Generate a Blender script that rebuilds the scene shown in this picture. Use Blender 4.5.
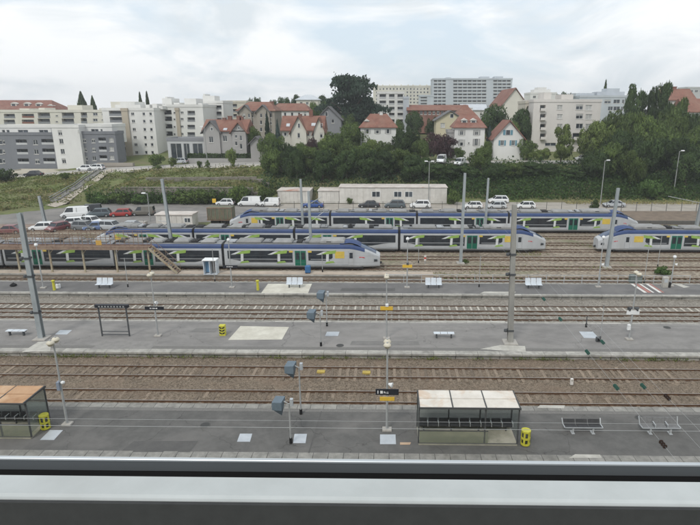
import bpy, math, random
import numpy as np
from mathutils import Vector, Matrix
R = math.radians
random.seed(7); rng = np.random.default_rng(7)
scene = bpy.context.scene
for o in list(bpy.data.objects): bpy.data.objects.remove(o)
COL = scene.collection

# ------------------------------------------------------------------ camera
F, PX, CY = 545.0, 380.0, 262.5          # focal length and principal point, in pixels of a 700 x 525 frame
PITCH, YAW, CAMZ = R(15.6), R(0.9), 20.0
cam_data = bpy.data.cameras.new('camera'); cam = bpy.data.objects.new('camera', cam_data); COL.objects.link(cam)
cam.location = (0, 0, CAMZ); cam.rotation_euler = (R(90) - PITCH, 0, YAW)
cam_data.sensor_width = 36; cam_data.lens = F / 700 * 36; cam_data.shift_x = -(PX - 350) / 700
cam_data.clip_start = 0.05; cam_data.clip_end = 6000
scene.camera = cam
scene.render.resolution_x, scene.render.resolution_y = 1024, 768

# ------------------------------------------------------------------ sky and sun
SUN_EL, SUN_AZ = R(48), R(205)           # azimuth counted clockwise from +Y
world = bpy.data.worlds.new('World'); scene.world = world; world.use_nodes = True
nt = world.node_tree; nt.nodes.clear(); N = nt.nodes.new; L = nt.links.new
sky = N('ShaderNodeTexSky'); sky.sky_type = 'NISHITA'; sky.sun_disc = False
sky.sun_elevation = SUN_EL; sky.sun_rotation = SUN_AZ; sky.air_density = 1.0; sky.dust_density = 2.0
tc = N('ShaderNodeTexCoord')
mp = N('ShaderNodeMapping'); mp.inputs['Scale'].default_value = (1.0, 1.0, 2.8); mp.inputs['Location'].default_value = (3.1, 0.4, 0.0)
n1 = N('ShaderNodeTexNoise'); n1.inputs['Scale'].default_value = 3.2; n1.inputs['Detail'].default_value = 7; n1.inputs['Roughness'].default_value = 0.56; n1.inputs['Distortion'].default_value = 0.5
n2 = N('ShaderNodeTexNoise'); n2.inputs['Scale'].default_value = 3.6; n2.inputs['Distortion'].default_value = 0.8; n2.inputs['Detail'].default_value = 6; n2.inputs['Roughness'].default_value = 0.55
cr = N('ShaderNodeValToRGB'); cr.color_ramp.elements[0].position = 0.38; cr.color_ramp.elements[1].position = 0.53
cc = N('ShaderNodeValToRGB')
cc.color_ramp.elements[0].position = 0.36; cc.color_ramp.elements[0].color = (5.5, 6.0, 6.35, 1)
cc.color_ramp.elements[1].position = 0.55; cc.color_ramp.elements[1].color = (7.5, 7.65, 7.75, 1)
mx = N('ShaderNodeMix'); mx.data_type = 'RGBA'
hz = N('ShaderNodeMix'); hz.data_type = 'RGBA'; hz.inputs[0].default_value = 0.85; hz.inputs[7].default_value = (5.5, 6.3, 6.95, 1)
bg = N('ShaderNodeBackground'); bg.inputs['Strength'].default_value = 0.1
out = N('ShaderNodeOutputWorld')
L(tc.outputs['Generated'], mp.inputs[0]); L(mp.outputs[0], n1.inputs[0]); L(mp.outputs[0], n2.inputs[0])
L(n1.outputs[0], cr.inputs[0]); L(n2.outputs[0], cc.inputs[0])
L(sky.outputs[0], hz.inputs[6])
L(cr.outputs[0], mx.inputs[0]); L(hz.outputs[2], mx.inputs[6]); L(cc.outputs[0], mx.inputs[7])
L(mx.outputs[2], bg.inputs[0]); L(bg.outputs[0], out.inputs[0])
sd = bpy.data.lights.new('sun', 'SUN'); sun = bpy.data.objects.new('sun', sd); COL.objects.link(sun)
sd.energy = 1.2; sd.angle = R(14); sd.color = (1.0, 0.965, 0.91)
sun.rotation_euler = (R(90) - SUN_EL, 0, math.pi - SUN_AZ)
vs = scene.view_settings; vs.view_transform = 'Standard'; vs.look = 'None'; vs.exposure = 0.53; vs.gamma = 1.0; vs.use_curve_mapping = False

# ------------------------------------------------------------------ picture geometry -> places
CAMR = Matrix.Rotation(YAW, 3, 'Z') @ Matrix.Rotation(R(90) - PITCH, 3, 'X')
def ray(x, y): return CAMR @ Vector((x - PX, -(y - CY), -F))
def P(x, y, z=0.0):                       # the spot of height z seen at x, y
    d = ray(x, y); t = (z - CAMZ) / d.z
    return Vector((d.x * t, d.y * t, z))
def PY(x, y, Y):                          # the spot at depth Y seen at x, y
    d = ray(x, y); t = Y / d.y
    return Vector((d.x * t, Y, CAMZ + d.z * t))
def YR(y, z=0.0): return P(350, y, z).y

# ------------------------------------------------------------------ materials
MATS = {}
def mat(name, c, c2=None, scale=3.0, rough=0.75, metal=0.0, bump=0.0, bscale=None, c3=None, s3=0.15, f3=(0.5, 0.7), stretch=(1, 1, 1), spec=0.3, objrand=0.0, world_pos=False, detail=5, trans=None, ramp=(0.35, 0.65), stones=0, cracks=0):
    if name in MATS: return MATS[name]
    m = bpy.data.materials.new(name); m.use_nodes = True; MATS[name] = m
    t = m.node_tree; b = t.nodes['Principled BSDF']
    b.inputs['Roughness'].default_value = rough; b.inputs['Metallic'].default_value = metal
    b.inputs['Specular IOR Level'].default_value = spec
    c = tuple(c) if not isinstance(c, (int, float)) else (c, c, c)
    if c2 is None: c2 = tuple(v * 0.86 for v in c)
    if isinstance(c2, (int, float)): c2 = (c2, c2, c2)
    n = t.nodes.new
    if world_pos: g = n('ShaderNodeNewGeometry'); src = g.outputs['Position']
    else: g = n('ShaderNodeTexCoord'); src = g.outputs['Object']
    mpn = n('ShaderNodeMapping'); mpn.inputs['Scale'].default_value = stretch; t.links.new(src, mpn.inputs[0])
    tex = n('ShaderNodeTexNoise'); tex.inputs['Scale'].default_value = scale; tex.inputs['Detail'].default_value = detail; tex.inputs['Roughness'].default_value = 0.65
    t.links.new(mpn.outputs[0], tex.inputs[0])
    rp = n('ShaderNodeValToRGB'); rp.color_ramp.elements[0].position = ramp[0]; rp.color_ramp.elements[1].position = ramp[1]
    rp.color_ramp.elements[0].color = (*c2, 1); rp.color_ramp.elements[1].color = (*c, 1)
    t.links.new(tex.outputs[0], rp.inputs[0]); colo = rp.outputs[0]
    if stones:
        vo = n('ShaderNodeTexVoronoi'); vo.inputs['Scale'].default_value = stones; t.links.new(src, vo.inputs['Vector'])
        bw = n('ShaderNodeSeparateColor'); t.links.new(vo.outputs['Color'], bw.inputs[0])
        ad = n('ShaderNodeMath'); ad.operation = 'MULTIPLY_ADD'; ad.inputs[1].default_value = 0.6; t.links.new(bw.outputs[0], ad.inputs[0])
        sb = n('ShaderNodeMath'); sb.operation = 'MULTIPLY_ADD'; sb.inputs[1].default_value = 0.6; sb.inputs[2].default_value = -0.10; t.links.new(tex.outputs[0], sb.inputs[0]); t.links.new(sb.outputs[0], ad.inputs[2])
        t.links.new(ad.outputs[0], rp.inputs[0])
    if cracks:
        vc = n('ShaderNodeTexVoronoi'); vc.feature = 'DISTANCE_TO_EDGE'; vc.inputs['Scale'].default_value = cracks
        nd = n('ShaderNodeTexNoise'); nd.inputs['Scale'].default_value = 1.2; nd.inputs['Detail'].default_value = 5; t.links.new(src, nd.inputs[0])
        vm = n('ShaderNodeVectorMath'); vm.operation = 'MULTIPLY_ADD'; vm.inputs[1].default_value = (1.2, 1.2, 1.2); t.links.new(nd.outputs[1], vm.inputs[0]); t.links.new(src, vm.inputs[2]); t.links.new(vm.outputs[0], vc.inputs['Vector'])
        rc = n('ShaderNodeValToRGB'); rc.color_ramp.elements[0].position = 0.0; rc.color_ramp.elements[0].color = (.55, .55, .55, 1); rc.color_ramp.elements[1].position = 0.006 * cracks / .2; rc.color_ramp.elements[1].color = (1, 1, 1, 1)
        t.links.new(vc.outputs[0], rc.inputs[0]); mc = n('ShaderNodeMix'); mc.data_type = 'RGBA'; mc.blend_type = 'MULTIPLY'; mc.inputs[0].default_value = 1
        t.links.new(colo, mc.inputs[6]); t.links.new(rc.outputs[0], mc.inputs[7]); colo = mc.outputs[2]
    if c3 is not None:
        if isinstance(c3, (int, float)): c3 = (c3, c3, c3)
        tx = n('ShaderNodeTexNoise'); tx.inputs['Scale'].default_value = s3; tx.inputs['Detail'].default_value = 6; tx.inputs['Roughness'].default_value = 0.6; tx.inputs['Distortion'].default_value = 0.6
        t.links.new(mpn.outputs[0], tx.inputs[0])
        r3 = n('ShaderNodeValToRGB'); r3.color_ramp.elements[0].position = f3[0]; r3.color_ramp.elements[1].position = f3[1]
        t.links.new(tx.outputs[0], r3.inputs[0])
        m3 = n('ShaderNodeMix'); m3.data_type = 'RGBA'; m3.inputs[7].default_value = (*c3, 1)
        t.links.new(r3.outputs[0], m3.inputs[0]); t.links.new(colo, m3.inputs[6]); colo = m3.outputs[2]
    if objrand > 0:
        oi = n('ShaderNodeObjectInfo'); hs = n('ShaderNodeHueSaturation'); mr = n('ShaderNodeMapRange')
        mr.inputs['To Min'].default_value = 1 - objrand; mr.inputs['To Max'].default_value = 1 + objrand
        t.links.new(oi.outputs['Random'], mr.inputs[0]); t.links.new(mr.outputs[0], hs.inputs['Value']); t.links.new(colo, hs.inputs['Color']); colo = hs.outputs[0]
    t.links.new(colo, b.inputs['Base Color'])
    if bump > 0:
        tb = n('ShaderNodeTexNoise'); tb.inputs['Scale'].default_value = bscale or scale * 4; tb.inputs['Detail'].default_value = 4
        t.links.new(src, tb.inputs[0]); bp = n('ShaderNodeBump'); bp.inputs['Strength'].default_value = bump; bp.inputs['Distance'].default_value = 0.05
        t.links.new(tb.outputs[0], bp.inputs['Height']); t.links.new(bp.outputs[0], b.inputs['Normal'])
    if trans:
        tr = n('ShaderNodeBsdfTranslucent'); t.links.new(colo, tr.inputs[0]); ms = n('ShaderNodeMixShader'); ms.inputs[0].default_value = trans
        t.links.new(b.outputs[0], ms.inputs[1]); t.links.new(tr.outputs[0], ms.inputs[2]); t.links.new(ms.outputs[0], t.nodes['Material Output'].inputs[0])
    return m
def glass_mat(name, c, rough=0.08):
    m = mat(name, c, tuple(v * 0.55 for v in c), scale=0.9, rough=rough, spec=0.6, objrand=0.35); return m
def seethrough(name, tint, a=0.75):
    if name in MATS: return MATS[name]
    m = bpy.data.materials.new(name); m.use_nodes = True; MATS[name] = m; t = m.node_tree
    tr = t.nodes.new('ShaderNodeBsdfTransparent'); tr.inputs[0].default_value = (*tint, 1)
    b = t.nodes['Principled BSDF']; b.inputs['Base Color'].default_value = (0.3, 0.32, 0.31, 1); b.inputs['Roughness'].default_value = 0.15
    ms = t.nodes.new('ShaderNodeMixShader'); ms.inputs[0].default_value = a
    t.links.new(b.outputs[0], ms.inputs[1]); t.links.new(tr.outputs[0], ms.inputs[2]); t.links.new(ms.outputs[0], t.nodes['Material Output'].inputs[0])
    return m

# ------------------------------------------------------------------ mesh building
class MB:
    def __init__(s): s.v = []; s.f = []; s.sm = []
    def add(s, vs, fs, smooth=False):
        b = len(s.v); s.v += [tuple(v) for v in vs]
        s.f += [tuple(i + b for i in f) for f in fs]; s.sm += [smooth] * len(fs); return s
    def box(s, x0, x1, y0, y1, z0, z1):
        return s.add([(x0, y0, z0), (x1, y0, z0), (x1, y1, z0), (x0, y1, z0), (x0, y0, z1), (x1, y0, z1), (x1, y1, z1), (x0, y1, z1)],
                     [(0, 3, 2, 1), (4, 5, 6, 7), (0, 1, 5, 4), (1, 2, 6, 5), (2, 3, 7, 6), (3, 0, 4, 7)])
    def bbox(s, x0, x1, y0, y1, z0, z1, b=0.03):          # box with a chamfered top
        return s.loft([[(x0, y0, z0), (x1, y0, z0), (x1, y1, z0), (x0, y1, z0)], [(x0, y0, z1 - b), (x1, y0, z1 - b), (x1, y1, z1 - b), (x0, y1, z1 - b)],
                       [(x0 + b, y0 + b, z1), (x1 - b, y0 + b, z1), (x1 - b, y1 - b, z1), (x0 + b, y1 - b, z1)]])
    def hexa(s, p): return s.add(p, [(0, 3, 2, 1), (4, 5, 6, 7), (0, 1, 5, 4), (1, 2, 6, 5), (2, 3, 7, 6), (3, 0, 4, 7)])
    def loft(s, rings, close=True, caps=True, smooth=False):
        n = len(rings[0]); vs = [p for r in rings for p in r]; fs = []
        for i in range(len(rings) - 1):
            for j in range(n if close else n - 1):
                k = (j + 1) % n
                fs.append((i * n + j, i * n + k, (i + 1) * n + k, (i + 1) * n + j))
        s.add(vs, fs, smooth)
        if caps:
            s.add(rings[0], [tuple(range(n))[::-1]]); s.add(rings[-1], [tuple(range(n))])
        return s
    def tube(s, p0, p1, r0, r1=None, n=8, smooth=True):
        r1 = r0 if r1 is None else r1
        p0, p1 = Vector(p0), Vector(p1); d = (p1 - p0).normalized()
        a = d.orthogonal().normalized(); b = d.cross(a)
        rg = lambda p, r: [p + a * r * math.cos(2 * math.pi * k / n) + b * r * math.sin(2 * math.pi * k / n) for k in range(n)]
        return s.loft([rg(p0, r0), rg(p1, r1)], smooth=smooth)
    def beam(s, p0, p1, w, h=None, up=(0, 0, 1)):
        h = h or w; p0, p1 = Vector(p0), Vector(p1); d = (p1 - p0).normalized()
        u = Vector(up)
        if abs(d.dot(u)) > 0.99: u = Vector((0, 1, 0))
        a = d.cross(u).normalized(); b = a.cross(d).normalized()
        rg = lambda p: [p - a * w / 2 - b * h / 2, p + a * w / 2 - b * h / 2, p + a * w / 2 + b * h / 2, p - a * w / 2 + b * h / 2]
        return s.loft([rg(p0), rg(p1)])
    def lathe(s, prof, n=12, c=(0, 0, 0), smooth=True):
        rings = [[(c[0] + r * math.cos(2 * math.pi * k / n), c[1] + r * math.sin(2 * math.pi * k / n), c[2] + z) for k in range(n)] for r, z in prof]
        return s.loft(rings, smooth=smooth)
    def prism(s, pts, y0, y1):                            # outline in x, z pushed along y
        n = len(pts)
        return s.loft([[(x, y0, z) for x, z in pts], [(x, y1, z) for x, z in pts]])
    def quad(s, a, b, c, d): return s.add([a, b, c, d], [(0, 1, 2, 3)])
    def mesh(s, name, m=None):
        me = bpy.data.meshes.new(name); me.from_pydata(s.v, [], s.f)
        if any(s.sm): me.polygons.foreach_set('use_smooth', s.sm)
        if m: me.materials.append(m)
        me.update(); return me
    def build(s, name, m, parent=None, loc=None, rz=0):
        return link(name, s.mesh(name, m), parent, loc, rz)
def link(name, me, parent=None, loc=None, rz=0, scale=None):
    o = bpy.data.objects.new(name, me); COL.objects.link(o)
    if parent: o.parent = parent
    if loc is not None: o.location = loc
    if rz: o.rotation_euler = (0, 0, rz)
    if scale: o.scale = scale
    return o
def tag(o, label=None, cat=None, group=None, kind=None):
    if label: o['label'] = label
    if cat: o['category'] = cat
    if group: o['group'] = group
    if kind: o['kind'] = kind
    return o
def thing(name, label, cat, loc=(0, 0, 0), rz=0, group=None):
    o = bpy.data.objects.new(name, None); COL.objects.link(o); o.location = loc; o.rotation_euler = (0, 0, rz); o.empty_display_size = 0.5
    return tag(o, label, cat, group)
def struct(name, mb, m, parent=None):
    o = mb.build(name, m, parent)
    if not parent: o['kind'] = 'structure'
    return o
def copy_tree(o, parent=None):
    c = o.copy(); COL.objects.link(c); c.parent = parent
    for ch in list(o.children): copy_tree(ch, c)
    return c
CACHE = {}
def cached(key, fn):
    if key not in CACHE: CACHE[key] = fn()
    return CACHE[key]
def lerp(xs, ys, x): return float(np.interp(x, xs, ys))

# ================================================================== THE SETTING
M_asph1 = mat('platform asphalt dark', (0.13, 0.127, 0.121), (0.098, 0.096, 0.092), scale=1.4, cracks=.16, rough=0.9, bump=0.25, bscale=60, c3=(0.165, 0.158, 0.15), s3=0.22, f3=(0.5, 0.72), world_pos=True)
M_asph2 = mat('platform asphalt pale', (0.245, 0.235, 0.224), (0.185, 0.177, 0.17), scale=0.9, cracks=.11, rough=0.92, bump=0.2, bscale=50, c3=(0.285, 0.27, 0.255), s3=0.16, f3=(0.5, 0.75), world_pos=True, stretch=(0.6, 1, 1))
M_asph3 = mat('platform asphalt mid', (0.165, 0.16, 0.157), (0.125, 0.122, 0.12), scale=0.5, rough=0.92, bump=0.2, bscale=50, c3=(0.22, 0.21, 0.2), s3=0.1, f3=(0.55, 0.7), world_pos=True)
M_coping = mat('coping concrete', (0.42, 0.405, 0.37), (0.29, 0.28, 0.255), scale=2.2, rough=0.9, bump=0.3, bscale=25, c3=(0.17, 0.165, 0.15), s3=0.9, f3=(0.5, 0.8), objrand=0.12, world_pos=True)
M_wallc = mat('platform wall concrete', (0.36, 0.35, 0.32), (0.24, 0.232, 0.21), scale=1.6, rough=0.95, bump=0.3, bscale=15, c3=(0.09, 0.092, 0.075), s3=0.7, f3=(0.5, 0.8), objrand=0.1, world_pos=True)
M_ball1 = mat('ballast brown', (0.265, 0.212, 0.158), (0.092, 0.071, 0.052), scale=4, stones=13, rough=0.95, bump=1.0, bscale=16, c3=(0.20, 0.145, 0.105), s3=0.3, f3=(0.5, 0.8), world_pos=True, detail=4, ramp=(0.22, 0.85))
M_ball2 = mat('ballast grey', (0.32, 0.295, 0.255), (0.15, 0.135, 0.115), scale=3, stones=9, rough=0.95, bump=0.9, bscale=12, c3=(0.2, 0.175, 0.145), s3=0.2, f3=(0.5, 0.8), world_pos=True, detail=4, ramp=(0.22, 0.85))
M_ball3 = mat('yard ballast', (0.35, 0.30, 0.235), (0.16, 0.13, 0.10), scale=2, stones=3.5, ramp=(.2, .85), rough=0.95, bump=0.7, bscale=6, c3=(0.16, 0.165, 0.095), s3=0.13, f3=(0.52, 0.7), world_pos=True)
M_rail = mat('rusty rail', (0.165, 0.095, 0.055), (0.095, 0.058, 0.038), scale=5, rough=0.75, metal=0.2)
M_steel = mat('polished rail head', (0.42, 0.40, 0.38), (0.30, 0.27, 0.24), scale=3, rough=0.4, metal=0.7)
M_wood = mat('timber sleeper', (0.25, 0.20, 0.15), (0.14, 0.11, 0.085), scale=6, rough=0.95, objrand=0.3, world_pos=True, stretch=(3, 0.6, 1))
M_conc = mat('concrete sleeper', (0.46, 0.43, 0.375), (0.34, 0.315, 0.275), scale=3, rough=0.9, objrand=0.2, world_pos=True)
M_grass = mat('bank grass', (0.145, 0.165, 0.058), (0.09, 0.115, 0.038), scale=0.8, rough=0.95, bump=0.8, bscale=4, c3=(0.165, 0.145, 0.085), s3=0.12, f3=(0.45, 0.68), world_pos=True)
M_road = mat('pale road', (0.40, 0.365, 0.32), (0.31, 0.285, 0.25), scale=0.4, rough=0.95, bump=0.2, bscale=8, c3=(0.26, 0.235, 0.2), s3=0.09, f3=(0.5, 0.75), world_pos=True)
M_street = mat('street asphalt', (0.40, 0.38, 0.35), (0.31, 0.30, 0.28), scale=0.4, rough=0.95, world_pos=True)
M_park = mat('car park asphalt', (0.22, 0.208, 0.195), (0.16, 0.152, 0.145), scale=0.4, rough=0.95, c3=(0.28, 0.262, 0.24), s3=0.1, f3=(0.5, 0.7), world_pos=True)
M_earth = mat('brown earth', (0.21, 0.165, 0.125), (0.14, 0.11, 0.085), scale=0.7, rough=0.95, bump=0.6, bscale=4, world_pos=True)
M_cream = mat('cream screed', (0.60, 0.58, 0.505), (0.47, 0.445, 0.38), scale=0.8, rough=0.9, c3=(0.42, 0.36, 0.24), s3=0.5, f3=(0.6, 0.78), world_pos=True)
M_plate = mat('pale hatch plate', (0.50, 0.53, 0.56), (0.42, 0.45, 0.48), scale=2, rough=0.5, metal=0.2, world_pos=True)
M_dark = mat('black gap', (0.015, 0.015, 0.016), rough=0.9)

# ---- terrain
def street_z(X): return lerp([-140, -110, -85, -75, -52, -29, 0, 300], [1.2, 2.2, 4.3, 5.0, 6.1, 6.8, 7.0, 7.2], X)
def foot_y(X): return lerp([-140, -85, -66, -28, -20, 300], [92, 98, 121.6, 121.6, 124, 127], X)
WALL_X0, WALL_X1 = -66.0, -27.0
def zg(X, Y):
    yf, S = foot_y(X), street_z(X)
    if Y <= yf: return -0.25
    step = 3.3 * min(1, max(0, (X - WALL_X0) / 6)) * min(1, max(0, (WALL_X1 - X) / 4)) if WALL_X0 < X < WALL_X1 else 0.0
    if Y < 140:
        if Y - yf < 0.5: return -0.25 + step * (Y - yf) / 0.5
        t = (Y - yf - 0.5) / (140 - yf - 0.5)
        if X > -22: t = t ** 0.75
        return -0.25 + step + t * (S + 0.25 - step)
    if Y < 149: return S
    far = min(1.0, (Y - 149) / 60)
    base = S * (1 - far) + 8.0 * far
    return min(base + 0.05 * (Y - 149), 15.0 + 0.002 * Y)
ys = sorted(set([-60, -20, 0, 20, 60, 88, 90] + list(np.arange(91, 150, 1.5)) + [121.7, 122.1, 122.2] + list(np.arange(150, 260, 6)) + [300, 360, 450, 600, 900, 1400]))
xs = sorted(set([-1400, -1000, -700, -400, -250] + list(np.arange(-180, 181, 3)) + [250, 400, 700, 1000, 1400]))
mb = MB(); nx = len(xs)
for Y in ys:
    for X in xs:
        j = 0 if Y < 91 else 0.22 * (math.sin(X * 0.9 + Y * 0.37) + math.sin(X * 0.31 - Y * 0.83)) * (1 if zg(X, Y) > 0.3 and (Y < 139) else 0)
        mb.v.append((X, Y, zg(X, Y) + j))
for i in range(len(ys) - 1):
    for k in range(nx - 1):
        a = i * nx + k; mb.f.append((a, a + 1, a + nx + 1, a + nx)); mb.sm.append(True)
struct('ground', mb, M_grass)

def sheet(name, x0, x1, y0, y1, dz, m, step=3.0, zfun=None, amp=0.0):
    b = MB(); nxx = max(2, int((x1 - x0) / step) + 1); nyy = max(2, int((y1 - y0) / step) + 1)
    for i in range(nyy):
        for k in range(nxx):
            X = x0 + (x1 - x0) * k / (nxx - 1); Y = y0 + (y1 - y0) * i / (nyy - 1)
            z = (zfun(X, Y) if zfun else 0) + dz
            if amp: z += amp * (random.random() - 0.5)
            b.v.append((X, Y, z))
    for i in range(nyy - 1):
        for k in range(nxx - 1):
            a = i * nxx + k; b.f.append((a, a + 1, a + nxx + 1, a + nxx)); b.sm.append(False)
    return struct(name, b, m)

# platform edges (depths)
P1a, P1b = YR(458, .35), YR(404.5, .35)
P2a, P2b = YR(353, .35), YR(321, .35)
P3a, P3b = YR(294, .35), YR(282.3, .35)
P4a, P4b = YR(274.8, .45), YR(271.2, .45)
XL, XR = -62, 58
tracks_y = {}
def row(y0, y1): return (YR(y0) + YR(y1)) / 2, abs(YR(y0) - YR(y1))
T1, g1 = row(391, 401.8); T2, g2 = row(367, 376.5); T3, g3 = row(304.8, 309.8); T4, g4 = row(313.6, 318.2)
T5 = YR(278.2); TA = YR(266.8); TF = YR(257.5); TB = YR(249.5); TM1 = YR(243); TM2 = YR(236.5); TC = YR(230.5); T0 = P1a - 1.75
# ballast
sheet('ballast', -70, 70, T0 - 3, P1a + 0.3, -0.13, M_ball1, 1.2, amp=0.05)
sheet('ballast', -75, 75, P1b - 0.3, P2a + 0.3, -0.13, M_ball1, 0.45, amp=0.09)
sheet('ballast', -85, 85, P2b - 0.3, P3a + 0.3, -0.13, M_ball2, 0.6, amp=0.08)
sheet('ballast', -100, 105, P3b - 0.3, P4a + 0.3, -0.13, M_ball2, 0.8, amp=0.06)
sheet('ballast', -120, 130, P4b - 0.4, TC + 2.6, -0.14, M_ball3, 1.0, amp=0.07)

def platform(x0, x1, y0, y1, z, m, near_wall, slab, strip_near, strip_far, ledge=0.12, cop=None):
    b = MB(); b.box(x0, x1, y0 + 0.16, y1 - 0.10, -0.25, z - 0.004)
    o = struct('platform', b, m)
    def strip(ya, yb, zz=z + 0.004, mm=cop or M_coping):
        key = ('slab', round(yb - ya, 2), slab, mm.name)
        me = cached(key, lambda: MB().bbox(-slab / 2 + 0.012, slab / 2 - 0.012, 0, yb - ya, -0.16, 0, 0.015).mesh('coping_slab', mm))
        n = int((x1 - x0) / slab)
        for i in range(n): link('coping_slab', me, o, (x0 + slab * (i + 0.5), ya, zz + random.uniform(-.004, .004)))
    strip(y0 - ledge, y0 - ledge + strip_near); strip(y1 - strip_far, y1)
    if near_wall:
        key = ('panel', near_wall)
        me = cached(key, lambda: MB().bbox(-near_wall / 2 + 0.03, near_wall / 2 - 0.03, 0, 0.14, -0.3, z - 0.165, 0.01).mesh('wall_panel', M_wallc))
        n = int((x1 - x0) / near_wall)
        for i in range(n): link('wall_panel', me, o, (x0 + near_wall * (i + 0.5), y0 + 0.03, random.uniform(-.01, .01)))
    return o
plat1 = platform(XL, XR, P1a, P1b, .35, M_asph1, None, 0.9, 0.62, 0.62, cop=mat('worn edge slabs', (0.30, 0.29, 0.265), (0.2, 0.195, 0.18), scale=2.2, rough=.9, bump=.3, bscale=25, c3=(.15, .145, .13), s3=.9, f3=(.5, .8), objrand=.1, world_pos=True))
plat2 = platform(-72, 68, P2a, P2b, .35, M_asph2, 1.85, 1.85, 0.7, 0.35)
plat3 = platform(-82, 78, P3a, P3b, .35, M_asph3, 2.2, 2.2, 0.45, 0.25)
M_peach = mat('sandy platform', (0.46, 0.385, 0.315), (0.36, 0.30, 0.245), scale=0.8, rough=0.95, world_pos=True)
plat4 = platform(-100, P(433, 273, .45).x, P4a, P4b, .45, M_peach, None, 4.0, 0.12, 0.12)

# patches on the platforms: screed and painted areas
def patch(name, pts, z, m, dz=0.004, label=None):
    w = [P(x, y, z + dz) for x, y in pts]; b = MB(); b.add(w, [tuple(range(len(w)))]); o = struct(name, b, m); return o
patch('cream_screed', [(228, 340), (240.5, 326), (289, 327), (285, 334), (282, 339.5)], .35, M_cream, 0.008)
patch('cream_screed', [(261, 293.2), (268, 283.7), (312, 283.7), (308, 293.2)], .35, M_cream, 0.008)
M_stripw = mat('pale worn paint', (0.50, 0.485, 0.44), (0.36, 0.345, 0.31), scale=1.5, rough=0.9, world_pos=True)
patch('paint_patch', [(569, 458), (575, 454.2), (600, 454.6), (602, 457.8)], .35, M_stripw, 0.012)
patch('paint_patch', [(537, 407.8), (540, 405), (565, 405.3), (564, 408.3)], .35, M_stripw, 0.012)
patch('paint_patch', [(22, 352), (38, 342), (52, 341), (50, 351)], .35, M_stripw, 0.008)
patch('paint_patch', [(480, 349), (500, 345), (525, 346), (526, 352)], .35, M_stripw, 0.008)
patch('paint_patch', [(480, 293.5), (484, 291.5), (516, 291.7), (514, 293.7)], .35, M_stripw, 0.014)
patch('paint_patch', [(672, 283.5), (678, 283.5), (690, 287), (684, 287.8)], .35, M_stripw, 0.012)
patch('paint_patch', [(430, 321.6), (430, 320.7), (505, 321), (505, 322)], .35, M_stripw, 0.014)
# red and white hatching on the third platform
M_red = mat('faded red paint', (0.42, 0.2, 0.17), (0.33, 0.16, 0.14), scale=1, rough=0.9, world_pos=True); M_wht = mat('white paint', (0.72, 0.70, 0.66), (0.6, 0.58, 0.55), scale=1, rough=0.8, world_pos=True)
for i, (xa, w, m) in enumerate([(630, 3.2, M_wht), (634, 3.6, M_red), (638.5, 2.0, M_wht), (645, 3.0, M_wht), (648.6, 2.0, M_red)]):
    patch('floor_hatching', [(xa, 283.6), (xa + w, 283.6), (xa + w + 14, 292.6), (xa + 14, 292.6)], .35, m, 0.010)
# pale hatch plates set in the platforms
def hatch(name, pts, label):
    w = [P(x, y, .35) for x, y in pts]; b = MB()
    b.hexa([p + Vector((0, 0, -0.05)) for p in w] + [p + Vector((0, 0, 0.012)) for p in w])
    return tag(b.build(name, M_plate), label, 'hatch plate', 'pale hatch plates in the platforms')
hatch('hatch_plate', [(40, 440), (54, 440), (63, 430.2), (50, 430.2)], 'pale hatch plate beside the yellow bin near the left shelter')
hatch('hatch_plate', [(237, 441.8), (250, 441.8), (252.3, 433.8), (240, 433.8)], 'pale hatch plate lying clear to the left of the monitor posts')
hatch('hatch_plate', [(293, 443.2), (305.5, 443.2), (307, 434), (294.5, 434)], 'pale hatch plate at the foot of the nearest monitor post')
hatch('hatch_plate', [(380, 444.2), (396, 444.2), (395.5, 434.6), (380, 434.6)], 'pale hatch plate below the lamp post with the black sign')
hatch('hatch_plate', [(325, 336), (338, 336), (339.5, 331.8), (327, 331.8)], 'pale hatch plate right of the monitor posts on the middle platform')
hatch('hatch_plate', [(584, 338), (599, 338.4), (593, 331.8), (579, 331.6)], 'pale hatch plate near the right end of the middle platform')
hatch('hatch_plate', [(55, 334.5), (67, 334.5), (72, 330.2), (60, 330.2)], 'pale hatch plate right of the leaning mast on the middle platform')
b = MB(); w = [P(x, y, .35) for x, y in [(400, 444.8), (410, 444.8), (411, 442.6), (400, 442.6)]]
b.hexa(w + [p + Vector((0, 0, .02)) for p in w]); tag(b.build('cardboard_sheet', mat('cardboard', (0.5, 0.36, 0.25), scale=3)), 'small tan sheet lying flat on the platform beside the long shelter', 'litter')

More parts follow.
